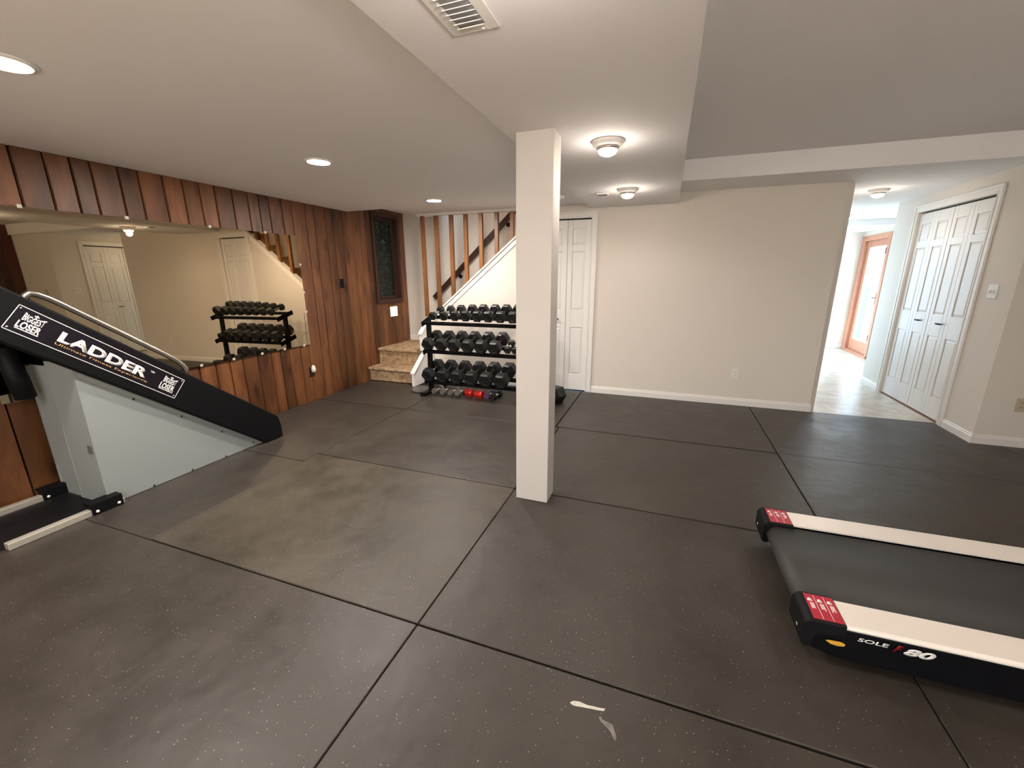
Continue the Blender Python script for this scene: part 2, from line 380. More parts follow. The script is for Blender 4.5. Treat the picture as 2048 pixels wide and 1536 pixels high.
# paint smears
def smear(pts, label):
    b = MB(); b.prism([(x, y, .0002) for x, y in pts], (0, 0, .0006))
    o = b.build('paint_smear', M['smear']); return tag(o, label, 'paint mark')
sm_ = mat('dried_white_paint', (.55, .53, .48), .7, noise=(60, .35)); M['smear'] = sm_
smear([(-.196,1.108),(-.186,1.118),(-.165,1.122),(-.14,1.119),(-.115,1.122),(-.094,1.124),(-.080,1.128),(-.082,1.118),(-.10,1.114),(-.13,1.110),(-.155,1.106),(-.178,1.102),(-.19,1.103)], 'long thin dried white paint smear on the bottom centre mat')
tag(MB().prism([(x, y, .0002) for x, y in [(-.097,1.092),(-.088,1.096),(-.084,1.088),(-.050,1.084),(-.044,1.07),(-.034,1.05),(-.036,1.035),(-.045,1.045),(-.055,1.06),(-.07,1.07),(-.088,1.08)]], (0,0,.0005)).build('paint_smear', mat('faint_grey_scuff', (.17, .16, .15), .8, noise=(40, .6))), 'faint round grey paint scuff beside the white smear', 'paint mark')

M['groove'] = mat('dark_groove_backing', (.008, .004, .003), .9)
# walls ---------------------------------------------------------------
def wall_boards(name, ys, fixed_x, thick, zt, matl, hole=None, flip=1):
    b = MB()
    rnd = random.Random(11)
    for y0, y1 in zip(ys[:-1], ys[1:]):
        b.c = (rnd.random(), rnd.random(), rnd.random(), 1)
        top = zt(0.5*(y0+y1)) if callable(zt) else zt
        segs = [(-.012, top)]
        if hole and y1 > hole[0]+.001 and y0 < hole[1]-.001: segs = [(-.012, hole[2]), (hole[3], top)]
        e = .0085; d = .010
        for z0, z1 in segs:
            if z1 <= z0: continue
            P = [(0, y0+.0042), (thick-d, y0+.0042), (thick, y0+e), (thick, y1-e), (thick-d, y1-.0042), (0, y1-.0042)]
            b.prism([(fixed_x-flip*thick+flip*x, y, z0) for x, y in P][::1 if flip > 0 else -1], (0, 0, z1-z0))
    return struct(b.build(name, matl, colors=True))
ys = [Y0]
rnd = random.Random(3)
while ys[-1] < 1.3: ys.append(ys[-1]+rnd.choice((.13, .15, .17, .2)))
ys[-1] = 1.43
ys += [1.596, 1.749, 1.88, 1.988, 2.149, 2.275, 2.444, 2.59, 2.725, 2.857, 3.018, 3.174, 3.29, 3.404, 3.556, 3.68, 3.86, 3.985, 4.15, 4.27, 4.43, 4.62, 4.75, 4.86, 4.975, 5.10, 5.24, 5.36, 5.47, 5.585, 5.67, SY]
wall_boards('wall_left', ys, WX, .02, lambda y: 2.33 if y > 4.55 else CL+.02, M['plank'], hole=(4.975, 5.585, 1.04, 2.27))
b = MB()
for a, c in (((WX-.14, Y0, -.1), (WX-.021, 4.975, 4.8)), ((WX-.14, 5.585, -.1), (WX-.021, SY+.1, 4.8)), ((WX-.14, 4.975, -.1), (WX-.021, 5.585, 1.04)), ((WX-.14, 4.975, 2.27), (WX-.021, 5.585, 4.8))): b.box(a, c)
struct(b.build('wall_left_core', M['groove']))

ys2 = [Y0]
while ys2[-1] < 4.45: ys2.append(ys2[-1]+rnd.choice((.13, .15, .17)))
ys2[-1] = 4.54
wall_boards('wall_right', ys2, FX, .02, CR+.01, M['darkplank'], flip=-1)
struct(MB().box((FX+.02, Y0, -.1), (FX+.12, 4.6, 2.6)).build('wall_right_core', M['wall']))

# back wall with under-stair slope
b = MB(); T = .10
sl = .823; cz = lambda x: 1.023+sl*(x+2.813)
b.prism([(-3.05, BY, -.1), (-1.43, BY, -.1), (-1.43, BY, cz(-1.43)), (-3.05, BY, cz(-3.05))], (0, T*.5, 0))
b.box((-1.43, BY, 2.055), (-.872, BY+T*.5, 2.6))
b.box((-.872, BY, -.1), (1.53, BY+T, 2.6))
b.box((-3.05, BY, 2.215), (-1.43, BY+T*.5, 4.8))
b.box((-1.43, BY, 2.6), (1.53, BY+T, 4.8))
struct(b.build('wall_back', M['wall']))
# near-black sheets behind the folding door stand for the closet's shade
b = MB(); b.box((-1.6, BY+.11, -.05), (-.7, BY+.12, 2.2)); b.box((-1.44, BY+.045, 2.045), (-.86, BY+.11, 2.056)); struct(b.build('closet_dark_back', M['under']))

# stairwell walls
b = MB(); b.box((WX-.02, SY, 0), (1.6, SY+.1, 4.8)); b.box((1.5, BY+T, 0), (1.6, SY, 4.8)); b.box((WX-.1, BY-.52, 4.8), (1.6, SY+.1, 4.9))
struct(b.build('wall_stairwell', M['wall']))
b = MB(); b.box((WX, SY-.014, .42), (-3.0, SY-.0005, .50)); struct(b.build('baseboard_stairwell', M['trim'], bevel=.004))

# walls right: closet wall, stub
b = MB()
D0, D1, DT = 5.03, 6.26, 2.085
b.box((RX, 4.54, -.1), (RX+.1, D0, 2.6)); b.box((RX, D1, -.1), (RX+.1, 6.80, 2.6)); b.box((RX, D0, DT), (RX+.1, D1, 2.6))
struct(b.build('wall_closet', M['wall']))
struct(MB().box((RX+.1, 4.54, -.1), (FX+.1, 4.64, 2.6)).build('wall_stub', M['wall']))
struct(MB().box((RX+.06, D0-.03, -.05), (RX+.09, D1+.03, 2.2)).build('closet_dark_void', M['under']))  # near-black sheet standing for the shade inside the wide closet
b = MB(); b.box((1.43, BY+T, -.1), (1.53, 7.2, 2.6)); b.box((1.43, 9.6, -.1), (1.53, 9.95, 2.6)); b.box((1.43, 7.2, -.1), (1.53, 9.6, .35)); b.box((1.43, 7.2, 2.0), (1.53, 9.6, 2.6)); struct(b.build('wall_hall_left', M['wall']))
b = MB(); b.box((1.43, 9.9, -.1), (3.45, 10.0, 2.6)); struct(b.build('wall_hall_end', M['wall']))
FXD = 3.35
b = MB(); b.box((FXD, 6.8, -.1), (FXD+.12, 8.78, 2.6)); b.box((FXD, 8.78, 2.09), (FXD+.12, 9.9, 2.6)); b.box((RX+.1, 6.7, -.1), (FXD+.12, 6.8, 2.6))
struct(b.build('wall_hall_right', M['wall']))
b = MB(); GX0, GX1, GZ0, GZ1 = -.1, 2.9, .08, 2.08
b.box((WX-.1, Y0-.1, -.1), (GX0, Y0, 2.6)); b.box((GX1, Y0-.1, -.1), (FX+.1, Y0, 2.6)); b.box((GX0, Y0-.1, GZ1), (GX1, Y0, 2.6)); b.box((GX0, Y0-.1, -.1), (GX1, Y0, GZ0))
struct(b.build('wall_front', M['wall']))

# ceilings
b = MB(); b.box((WX-.02, Y0, CL), (-.89, 4.53, 2.62)); b.box((-3.17, 4.53, CL), (-.89, BY-.0, 2.62)); struct(b.build('ceiling', M['ceil']))
struct(MB().box((-.89, Y0, CS), (.04, BY-.0, 2.62)).build('ceiling_soffit', M['ceil'], bevel=.004))
struct(MB().box((.04, Y0, CR), (FX, 4.5, 2.62)).build('ceiling_right', M['ceil']))
b = MB(); b.box((.04, 4.5, CB), (FX, 5.07, 2.62)); b.box((1.53, 5.07, CB), (RX, 6.8, 2.62)); b.box((1.53, 6.8, CB), (3.35, 8.5, 2.62)); b.box((1.53, 8.5, 2.17), (3.35, 9.9, 2.62))
struct(b.build('ceiling_hall', M['ceil']))
struct(MB().box((WX-.02, 4.53, 2.325), (-3.17, SY, 2.6)).build('ceiling_landing', M['ceil']))
struct(MB().box((-3.17, BY-.03, CL-.028), (-1.43, BY+.06, CL+.012)).build('trim_header', M['trim'], bevel=.004))

# baseboards: two-step profile
def baseboard(name, a, c, n, h=.082):
    a = Vector(a); c = Vector(c); n = Vector(n); b = MB()
    P = [(0.0005, 0), (.014, 0), (.014, h*.72), (.009, h*.80), (.009, h*.93), (.005, h), (.0005, h)]
    A = [a+n*x+Vector((0,0,z)) for x, z in P]; b.prism(A, c-a)
    return struct(b.build(name, M['trim']))
baseboard('baseboard_back', (-.80, BY, 0), (1.53, BY, 0), (0, -1, 0))
baseboard('baseboard_back_end', (1.5301, BY-.014, 0), (1.5301, BY+.3, 0), (1, 0, 0))
baseboard('baseboard_closet_near', (RX, 4.526, 0), (RX, D0-.075, 0), (-1, 0, 0))
baseboard('baseboard_closet_far', (RX, D1+.075, 0), (RX, 6.8, 0), (-1, 0, 0))
baseboard('baseboard_stub', (RX, 4.54, 0), (FX-.02, 4.54, 0), (0, -1, 0))
baseboard('baseboard_hall_end', (1.53, 9.9, 0), (3.35, 9.9, 0), (0, -1, 0))
baseboard('baseboard_hall_right', (FXD, 6.8, 0), (FXD, 8.70, 0), (-1, 0, 0))
baseboard('baseboard_understair', (-3.03, BY, 0), (-1.50, BY, 0), (0, -1, 0))

# door casings
def casing(name, M4, w, h, cw=.07):
    """casing around an opening w x h; local x along wall, y up, z out of the wall"""
    b = MB()
    for (x0, y0, x1, y1) in ((-cw, 0, 0, h+cw), (w, 0, w+cw, h+cw), (0, h, w, h+cw)):
        b.box((x0, y0, .0005), (x1, y1, .013), M4)
    for (x0, y0, x1, y1) in ((-cw, 0, -cw+.022, h+cw), (w+cw-.022, 0, w+cw, h+cw), (-cw+.022, h+cw-.022, w+cw-.022, h+cw)):
        b.box((x0, y0, .013), (x1, y1, .021), M4)
    for (x0, y0, x1, y1) in ((-.014, 0, -.004, h+.014), (w+.004, 0, w+.014, h+.014), (-.004, h+.004, w+.004, h+.014)):
        b.box((x0, y0, .013), (x1, y1, .017), M4)
    return struct(b.build(name, M['trim'], bevel=.0025, seg=1))
def frame4(org, xd, yd, zd):
    m = Matrix.Identity(4)
    for i in range(3): m[i][0] = xd[i]; m[i][1] = yd[i]; m[i][2] = zd[i]; m[i][3] = org[i]
    return m
def door_leaf(name, M4, w, h, parent, cols=1, rows=((.21,.80),(1.01,1.68),(1.75,1.94)), stile=.058):
    """leaf with raised panels; local x across, y up, z towards the viewer (front at 0)"""
    b = MB(); z0 = .012
    b.box((0, z0, -.034), (w, h, -.011), M4)
    xs = []
    cwid = (w-stile*(cols+1))/cols
    for c in range(cols): xs.append((stile+c*(cwid+stile), stile+c*(cwid+stile)+cwid))
    # stiles
    e = [0]+[v for p in xs for v in p]+[w]
    for i in range(0, len(e), 2): b.box((e[i], z0, -.011), (e[i+1], h, 0), M4)
    ry = [z0]+[v for p in rows for v in p]+[h]
    for (a, c) in xs:
        for i in range(0, len(ry), 2): b.box((a, ry[i], -.011), (c, ry[i+1], 0), M4)
        for (p, q) in rows:
            b.frustum((a+.004, p+.004), (c-.004, q-.004, .0085), .022, None, M4 @ Matrix.Translation((0, 0, -.011)))
    o = b.build(name, M['door'], parent, bevel=.002, seg=1)
    return o
# door 1, narrow folding door by the rack
d1 = empty('door_1', (-1.43, BY+.03, 0)); d1['kind'] = 'structure'
M4 = frame4((0,0,0), (1,0,0), (0,0,1), (0,-1,0))
rows = ((.21,.80),(1.01,1.69),(1.76,1.945))
door_leaf('door_leaf', M4 @ Matrix.Translation((.004, 0, .02)), .276, 2.04, d1, rows=rows)
door_leaf('door_leaf', M4 @ Matrix.Translation((.284, 0, .02)), .270, 2.04, d1, rows=rows)
def bar_handle(org4, parent, L=.10):
    b = MB(); b.tube([org4 @ Vector((-L/2, 0, .024)), org4 @ Vector((-L*.3, 0, .03)), org4 @ Vector((L*.3, 0, .03)), org4 @ Vector((L/2, 0, .024))], [.005, .008, .008, .005], 10)
    for x in (-L*.3, L*.3): b.tube([org4 @ Vector((x, 0, 0)), org4 @ Vector((x, 0, .03))], .0045, 8)
    return b.build('door_handle', M['black'], parent)
bar_handle(M4 @ Matrix.Translation((.15, .90, .02)), d1)
casing('trim_1', frame4((-1.43, BY, 0), (1,0,0), (0,0,1), (0,-1,0)), .558, 2.055)
# door 2, wide folding closet doors on the right
d2 = empty('door_2', (RX+.03, D1, 0)); d2['kind'] = 'structure'
M4 = frame4((0,0,0), (0,-1,0), (0,0,1), (-1,0,0))
W2 = (D1-D0-.012)/4
for i in range(4):
    door_leaf('door_leaf', M4 @ Matrix.Translation((.004+i*W2+(.006 if i > 1 else 0), 0, .015)), W2-.002, 2.066, d2, rows=((.22,.80),(1.02,1.70),(1.77,1.95)))
bar_handle(M4 @ Matrix.Translation((D1-5.79, .938, .015)), d2)
bar_handle(M4 @ Matrix.Translation((D1-5.40, .935, .015)), d2)
casing('trim_2', frame4((RX, D1, 0), (0,-1,0), (0,0,1), (-1,0,0)), D1-D0, DT)
struct(MB().box((RX-.0, D0, -.011), (RX+.05, D1, .004)).build('trim_threshold', mat('oak_threshold', (.28, .14, .09), .5, noise=(10, .2))))

# french door at the end of the hall
d3 = empty('door_3', (FXD, 9.35, 0)); d3['kind'] = 'structure'
y0, y1 = 8.78-9.35, 9.895-9.35
b = MB()
for a, c in (((-.02, y0, 0), (.12, y0+.09, 2.09)), ((-.02, y1-.14, 0), (.12, y1, 2.09)), ((-.02, y0+.09, 2.0), (.12, y1-.14, 2.09)), ((-.03, y0, 0), (.12, y1, .035))): b.box(a, c)
b.build('door_frame', M['fwood'], d3, bevel=.004)
b = MB(); ya, yb = y0+.095, y1-.145
for a, c in (((.03, ya, .04), (.075, ya+.11, 1.995)), ((.03, yb-.11, .04), (.075, yb, 1.995)), ((.03, ya+.11, .04), (.075, yb-.11, .24)), ((.03, ya+.11, 1.89), (.075, yb-.11, 1.995))): b.box(a, c)
dl = b.build('door_leaf', M['fwood'], d3, bevel=.004)
MB().box((.05, ya+.10, .23), (.056, yb-.10, 1.90)).build('door_glass', M['glass'], dl)
b = MB()
for z in (1.05,): b.box((.052, ya+.1, z), (.054, yb-.1, z+.004))
b = MB(); b.box((.0, ya+.03, .92), (.029, ya+.075, 1.12)); b.tube([(-.01, ya+.05, 1.03), (-.03, ya+.05, 1.03), (-.03, ya+.14, 1.03)], .009, 8)
b.build('door_handle', M['brown'], dl)
b = MB()
for z in (.3, 1.75): b.box((-.024, y0+.075, z), (.034, y0+.1, z+.1))
b.build('hinge', M['brown'], d3)
portal = light('sky_portal', 'AREA', (FXD+.14, 9.30, 1.08), 1, (1, 1, 1), rot=(0, R(-90), 0), shape='RECTANGLE', size=2.0, size_y=1.1)
portal.data.cycles.is_portal = True
portal.rotation_euler = Vector((-1, 0, 0)).to_track_quat('-Z', 'Z').to_euler()

# wide unseen glazed wall behind the viewer, invented to bring in daylight
wf = empty('window_rear_added', (0, Y0, 0)); wf['kind'] = 'structure'
b = MB()
for x in (GX0, GX0+1.5-.03, GX1-.06): b.box((x, -.08, GZ0), (x+.06, -.01, GZ1))
for x in (GX0+.06, GX0+1.53):
    for z in (GZ0, GZ1-.06): b.box((x, -.08, z), (x+1.41, -.01, z+.06))
b.build('window_frame', M['trim'], wf)
MB().box((GX0+.03, -.05, GZ0+.03), (GX1-.03, -.045, GZ1-.03)).build('window_pane', M['glass_warm_tint'], wf)
p2 = light('sky_portal', 'AREA', ((GX0+GX1)/2, Y0-.12, (GZ0+GZ1)/2), 1, (1, 1, 1), shape='RECTANGLE', size=GX1-GX0, size_y=GZ1-GZ0)
p2.rotation_euler = Vector((0, 1, 0)).to_track_quat('-Z', 'Z').to_euler(); p2.data.cycles.is_portal = True
struct(MB().box((-9, -14, -.14), (10, Y0-.11, -.04)).build('ground_back_bounce', M['patio']))  # unseen pale ground added to reflect sun up through the rear glazing

wh = empty('window_hall_added', (1.48, 8.4, .35)); wh['kind'] = 'structure'  # unseen side window, invented to brighten the hall with daylight
b = MB()
for a, c in (((-.04, -1.2, 0), (.05, -1.13, 1.65)), ((-.04, 1.13, 0), (.05, 1.2, 1.65)), ((-.04, -.03, .07), (.04, .03, 1.58)), ((-.04, -1.13, 0), (.05, 1.13, .07)), ((-.04, -1.13, 1.58), (.05, 1.13, 1.65))): b.box(a, c)
b.build('window_frame', M['trim'], wh)
MB().box((-.003, -1.14, .06), (.003, 1.14, 1.59)).build('window_pane', M['glass'], wh)
p3 = light('sky_portal', 'AREA', (1.42, 8.4, 1.17), 1, (1, 1, 1), shape='RECTANGLE', size=2.4, size_y=1.65)
p3.rotation_euler = Vector((1, 0, 0)).to_track_quat('-Z', 'Z').to_euler(); p3.data.cycles.is_portal = True
struct(MB().box((-3.7, 5.9, -.14), (1.42, 14, -.04)).build('ground_rear_patio', M['patio']))

# window in the board wall
w1 = empty('window_1', (WX, 5.28, 1.04)); w1['kind'] = 'structure'
b = MB(); H_ = 1.23; ya, yb = 4.975-5.28, 5.585-5.28
for a, c in (((-.10, ya, 0), (.022, ya+.045, H_)), ((-.10, yb-.045, 0), (.022, yb, H_)), ((-.10, ya+.045, 0), (.026, yb-.045, .05)), ((-.10, ya+.045, H_-.05), (.022, yb-.045, H_))): b.box(a, c)
b.build('window_frame', M['brown'], w1, bevel=.003)
b = MB()
for a, c in (((-.07, ya+.045, .05), (-.04, ya+.08, H_-.05)), ((-.07, yb-.08, .05), (-.04, yb-.045, H_-.05)), ((-.07, ya+.08, .05), (-.04, yb-.08, .085)), ((-.07, ya+.08, H_-.085), (-.04, yb-.08, H_-.05))): b.box(a, c)
b.build('window_sash', M['brown'], w1, bevel=.002)
MB().box((-.058, ya+.07, .07), (-.053, yb-.07, H_-.07)).build('window_pane', M['glass'], w1)

# outdoors ------------------------------------------------------------
g = MB(); g.box((FXD+.13, 5.5, -.12), (12, 16, -.02)); struct(g.build('ground_patio', M['patio']))
g = MB(); g.box((-9, 3.0, -.3), (WX-.15, 12, -.06)); struct(g.build('ground_side_yard', M['soil']))  # invented yard outside the board wall window
b = MB(); b.box((-6.6, 3.2, -.05), (-6.5, 11, 3.2)); b.box((-6.6, 3.2, 2.75), (WX-.15, 11, 2.85)); b.box((-6.5, 3.2, -.05), (WX-.15, 3.3, 2.75)); b.box((-6.5, 10.9, -.05), (WX-.15, 11, 2.75)); b.box((WX-.25, 5.9, -.05), (WX-.15, 11, 2.85));  # unseen walls and roof added to block the sky from the window
tag(b.build('sky_blocker', M['soil']), 'added dark deck and screen shading the window beside the steps', 'enclosure')
def shrub(c, r, n, seed, label):
    rn = random.Random(seed); b = MB()
    for i in range(n):
        while True:
            p = Vector((rn.uniform(-1,1), rn.uniform(-1,1), rn.uniform(-1,1)))
            if p.length < 1: break
        p = Vector((p.x*r[0], p.y*r[1], p.z*r[2]+r[2])); s = rn.uniform(.02, .045)
        q = Matrix.Rotation(rn.uniform(0, 6.3), 3, 'Z') @ Matrix.Rotation(rn.uniform(-1, 1), 3, 'X') @ Matrix.Rotation(rn.uniform(-1, 1), 3, 'Y')
        k = len(b.v)
        for u in ((0, -s, 0), (s*.5, 0, .006), (0, s, 0), (-s*.5, 0, .006)): b.v.append(tuple(p+q @ Vector(u)))
        b.face((k, k+1, k+2, k+3))
    t = empty('garden_shrub', c); tag(t, label, 'shrub')
    b.build('foliage', M['shadegreen'], t)
    st = MB()
    for i in range(7):
        a = rn.uniform(0, 6.3); st.tube([(0, 0, 0), (math.cos(a)*.2*r[0], math.sin(a)*.3*r[1], r[2]*.8), (math.cos(a)*.6*r[0], math.sin(a)*.7*r[1], r[2]*1.8)], [.02, .012, .004], 6)
    st.build('branches', M['brown'], t)
shrub((-4.95, 6.3, -.05), (.55, 1.5, 1.3), 4500, 5, 'dim green shrub seen through the window in the board wall')
light('yard_fill_light', 'AREA', (-4.6, 5.4, 2.7), 5, (.75, 1, .9), size=1.0)  # added fill for the foliage under the roof, no fixture there

def patio_chair(loc, rz, label):
    t = empty('patio_chair', loc, (0, 0, rz)); tag(t, label, 'chair')
    MB().lathe([(.0, .43), (.21, .43), (.22, .44), (.21, .455), (0, .455)], (0, 0, 0), k=24).build('seat', M['metalw'], t)
    for sx in (-1, 1):
        for sy in (-1, 1): MB().tube([(sx*.15, sy*.15, .43), (sx*.18, sy*.18, .2), (sx*.2, sy*.2, 0)], .011, 8).build('leg', M['metalw'], t)
    b = MB(); ring = [(.21*math.cos(a*math.pi/12), .2, .68+.24*math.sin(a*math.pi/12)) for a in range(25)]
    b.tube(ring, .012, 8)
    for a in range(0, 12, 2): b.tube([(.2*math.cos(a*math.pi/12), .2, .68+.23*math.sin(a*math.pi/12)), (-.2*math.cos(a*math.pi/12), .2, .68-.23*math.sin(a*math.pi/12))], .006, 6)
    b.tube([(.1*math.cos(a*math.pi/8), .2, .68+.11*math.sin(a*math.pi/8)) for a in range(17)], .007, 6)
    b.build('backrest', M['metalw'], t)
patio_chair((4.55, 11.3, -.02), R(160), 'round-backed grey metal patio chair seen through the glass of the hall door')
t = empty('patio_table', (5.4, 12.4, -.02)); tag(t, 'round metal patio table outside behind the round-backed chair', 'table')
MB().lathe([(0, .70), (.55, .70), (.56, .715), (.55, .73), (0, .73)], (0,0,0), k=32).build('tabletop', M['metalw'], t)
MB().lathe([(.25, 0), (.24, .03), (.03, .06), (.03, .70)], (0,0,0), k=16).build('pedestal', M['metalw'], t)
tag(MB().box((4.22, 11.9, -.02), (4.34, 12.0, 1.15)).build('blue_post', M['teal'], bevel=.01), 'teal blue post outside at the left of the hall door glass', 'post')

# ------------------------------------------------------------------ post
p = MB(); p.box((-.825, 2.335, 0), (-.615, 2.49, CS)); o = p.build('support_post', M['post'], bevel=.003)
tag(o, 'white square boxed support post standing in the middle of the gym floor', 'post')

# ------------------------------------------------------------------ staircase
ZL = .42
st = empty('staircase', (-3.45, 4.66, 0)); tag(st, 'tan carpeted stairs with two low steps turning up behind the slatted opening', 'staircase')
def step(x0, x1, y0, y1, zt, front, rise, ax='y'):
    """a carpeted step with a rounded nosing; front edge at y0 (or x0)"""
    b = MB(); r = .022; k = 6
    if ax == 'y':
        P = [(y1, zt), (front+r, zt)]
        for i in range(1, k): a = math.pi/2+math.pi*i/k; P.append((front+r+r*math.cos(a)*1.0, zt-r+r*math.sin(a)))
        P += [(front+r, zt-2*r), (front+.028, zt-2*r-.005), (front+.028, zt-rise), (y1, zt-rise)]
        b.prism([(x0, y, z) for y, z in P][::-1], (x1-x0, 0, 0))
    else:
        P = [(x1, zt), (front+r, zt)]
        for i in range(1, k): a = math.pi/2+math.pi*i/k; P.append((front+r+r*math.cos(a), zt-r+r*math.sin(a)))
        P += [(front+r, zt-2*r), (front+.028, zt-2*r-.005), (front+.028, zt-rise), (x1, zt-rise)]
        b.prism([(x, y0, z) for x, z in P], (0, y1-y0, 0))
    o = b.build('step', M['carpet'], st, bevel=.004, seg=2); o.location = -st.location
    return o
X1 = -3.07
step(WX+.001, X1, 0, 4.98, .19, 4.66, .189)
step(WX+.001, X1, 0, SY-.002, ZL, 4.90, ZL-.191 if 0 else .229)
RI, RU = .195, .237
for i in range(12):
    x = -3.05+i*RU
    step(0, x+RU+.05, BY+.056, SY-.002, ZL+RI*(i+1), x-.02, RI, 'x')
b = MB(); b.prism([(-3.05, BY+.06, .0), (-3.05, BY+.06, ZL-.01), (-3.05+12*RU, BY+.06, ZL-.01+12*RI), (-3.05+12*RU, BY+.06, 0)], (0, .62, 0)) if 0 else None
# stepped white skirt at the right of the low steps
b = MB(); b.prism([(X1, y, z) for y, z in ((4.56,0),(4.56,.165),(4.87,.40),(4.87,.43),(4.80,.44),(4.80,.66),(5.068,.875),(5.068,0))], (.035, 0, 0))
b.prism([(X1-.012, y, z) for y, z in ((4.55,.165),(4.55,.185),(4.86,.425),(4.875,.405))], (.06, 0, 0))
b.prism([(X1-.012, y, z) for y, z in ((4.79,.655),(4.79,.68),(5.068,.90),(5.068,.875))], (.06, 0, 0))
o = b.build('skirt_board', M['trim'], st, bevel=.002); o.location = -st.location
# sloping cap along the half wall
b = MB()
xa, xb = -3.05, -1.52
b.prism([(xa, BY-.012, cz(xa)-.075), (xb, BY-.012, cz(xb)-.075), (xb, BY-.012, cz(xb)), (xa, BY-.012, cz(xa))], (0, .0115, 0))
b.prism([(xa, BY-.028, cz(xa)-.005), (xb, BY-.028, cz(xb)-.005), (xb, BY-.028, cz(xb)+.022), (xa, BY-.028, cz(xa)+.022)], (0, .09, 0))
struct(b.build('trim_stair_cap', M['trim'], bevel=.002))
# balusters
ba = empty('stair_screen', (-2.5, BY+.02, CL)); tag(ba, 'screen of square wooden uprights between the stair slope and the ceiling', 'stair screen')
for i, xx in enumerate((-3.075, -2.90, -2.682, -2.477, -2.264, -2.051, -1.846, -1.64)):
    b = MB(); w = .024; b.c = (random.random(), random.random(), random.random(), 1)
    z0 = cz(xx-w)+.024; z1 = cz(xx+w)+.024
    if i == 0:
        z0 = z1 = .70; yo = BY-.0
        b.box((xx-w, BY+.002-.05, .88), (xx+w, BY+.045-.05, CL-.03))
    else:
        b.prism([(xx-w, BY+.0, z0), (xx+w, BY+.0, z1), (xx+w, BY+.0, CL-.029), (xx-w, BY+.0, CL-.029)], (0, .045, 0))
    o = b.build('upright', M['oak'], ba, bevel=.003, colors=True); o.location = -ba.location
# handrail on the far stair wall
hr = empty('handrail', (-2.7, SY, 1.7)); tag(hr, 'dark brown sloping handrail on the wall behind the wooden uprights', 'handrail')
b = MB(); A = Vector((-3.36, SY-.07, 1.12)); B = Vector((-1.2, SY-.07, 1.12+.903*2.16)); dd = (B-A)
b.prism([A, A+Vector((.05, 0, -.055)), A+Vector((.05, 0, -.055))+dd, A+dd], (0, .035, 0)); o = b.build('rail', M['brown'], hr, bevel=.004); o.location = -hr.location
for x, z in ((-2.90, 1.46), (-2.14, 2.15)):
    b = MB(); b.tube([(x, SY-.002, z-.05), (x, SY-.05, z-.05), (x-.01, SY-.06, z+.0)], .008, 8); b.lathe([(.0, -.002), (.03, -.002), (.03, -.01), (.02, -.016), (0, -.016)], (x, SY, z-.05), 'Y', 16)
    o = b.build('rail_bracket', M['black'], hr); o.location = -hr.location

# ------------------------------------------------------------------ mirror with clips
eps, tau = R(.5), R(.4)
mroot = empty('wall_mirror', (-3.815, 2.475, 1.25)); tag(mroot, 'large frameless mirror fixed to the wood boarded wall', 'mirror')
mroot.rotation_euler = (0, 0, 0)
n = Vector((math.cos(eps)*math.cos(tau), math.sin(eps), math.sin(tau))).normalized()
q = Vector((1, 0, 0)).rotation_difference(n).to_euler()
y0, y1, z0, z1 = 1.23, 3.69, .66, 1.845
o = MB().box((-.005, y0-2.475, z0-1.25), (0, y1-2.475, z1-1.25)).build('mirror_glass', M['mirror'], mroot); o.rotation_euler = q
clips = [(y, z1) for y in (1.562, 2.127, 2.746, 3.305)]+[(y, z0) for y in (3.595, 3.329, 3.055, 2.749, 2.445)]+[(y1, z) for z in (1.544, 1.245, 1.03)]
M['clip'] = mat('clear_clip', (.8, .75, .65), .12, .3)
for y, z in clips:
    b = MB(); b.box((-.012, y-2.475-.011, z-1.25-.011), (.006, y-2.475+.011, z-1.25+.011)); b.lathe([(0, .0), (.006, .0), (.006, .009), (0, .010)], (0, y-2.475, z-1.25), 'X', 10)
    o = b.build('mirror_clip', M['clip'], mroot, bevel=.002); o.rotation_euler = q

# ------------------------------------------------------------------ wall plates
def outlet(loc, xd, zd, m, label, kind='outlet', name='wall_outlet', cat='outlet'):
    t = empty(name, loc); tag(t, label, cat)
    M4 = frame4((0,0,0), xd, (0,0,1), zd)
    w, h = (.035, .057) if kind != 'double' else (.058, .057)
    MB().box((-w, -h, .0005), (w, h, .006), M4).build('cover_plate', m, t, bevel=.003)
    if kind == 'outlet':
        for s in (-.02, .02):
            b = MB(); b.box((-.014, s-.013, .006), (.014, s+.013, .009), M4); so = b.build('socket', m, t, bevel=.004)
            b = MB(); b.box((-.008, s-.005, .009), (-.005, s+.006, .0095), M4); b.box((.005, s-.005, .009), (.008, s+.006, .0095), M4); b.build('slot', M['dark'], so)
    elif kind == 'single':
        MB().box((-.006, -.012, .006), (.006, .014, .016), M4).build('toggle', m, t, bevel=.002)
    elif kind == 'double':
        for s in (-.023, .023): MB().box((s-.006, -.014, .006), (s+.006, .012, .017), M4).build('toggle', m, t, bevel=.002)
    return t
outlet((.785, BY, .36), (1,0,0), (0,-1,0), M['plate'], 'white duplex outlet low on the bare back wall')
outlet((RX, 4.777, 1.275), (0,-1,0), (-1,0,0), M['plate'], 'white double light switch right of the wide closet doors', 'double', 'light_switch', 'light switch')
outlet((2.835, 4.54, .365), (1,0,0), (0,-1,0), M['beige'], 'beige outlet low on the wall stub at the right edge of view')
outlet((3.0, 4.54, 1.235), (1,0,0), (0,-1,0), M['beige'], 'beige switch plate on the wall stub, seen only in the mirror', 'single', 'light_switch', 'light switch')
outlet((WX, 4.315, 1.33), (0,1,0), (1,0,0), M['black'], 'small black switch on the wood boards right of the mirror', 'single', 'light_switch', 'light switch')
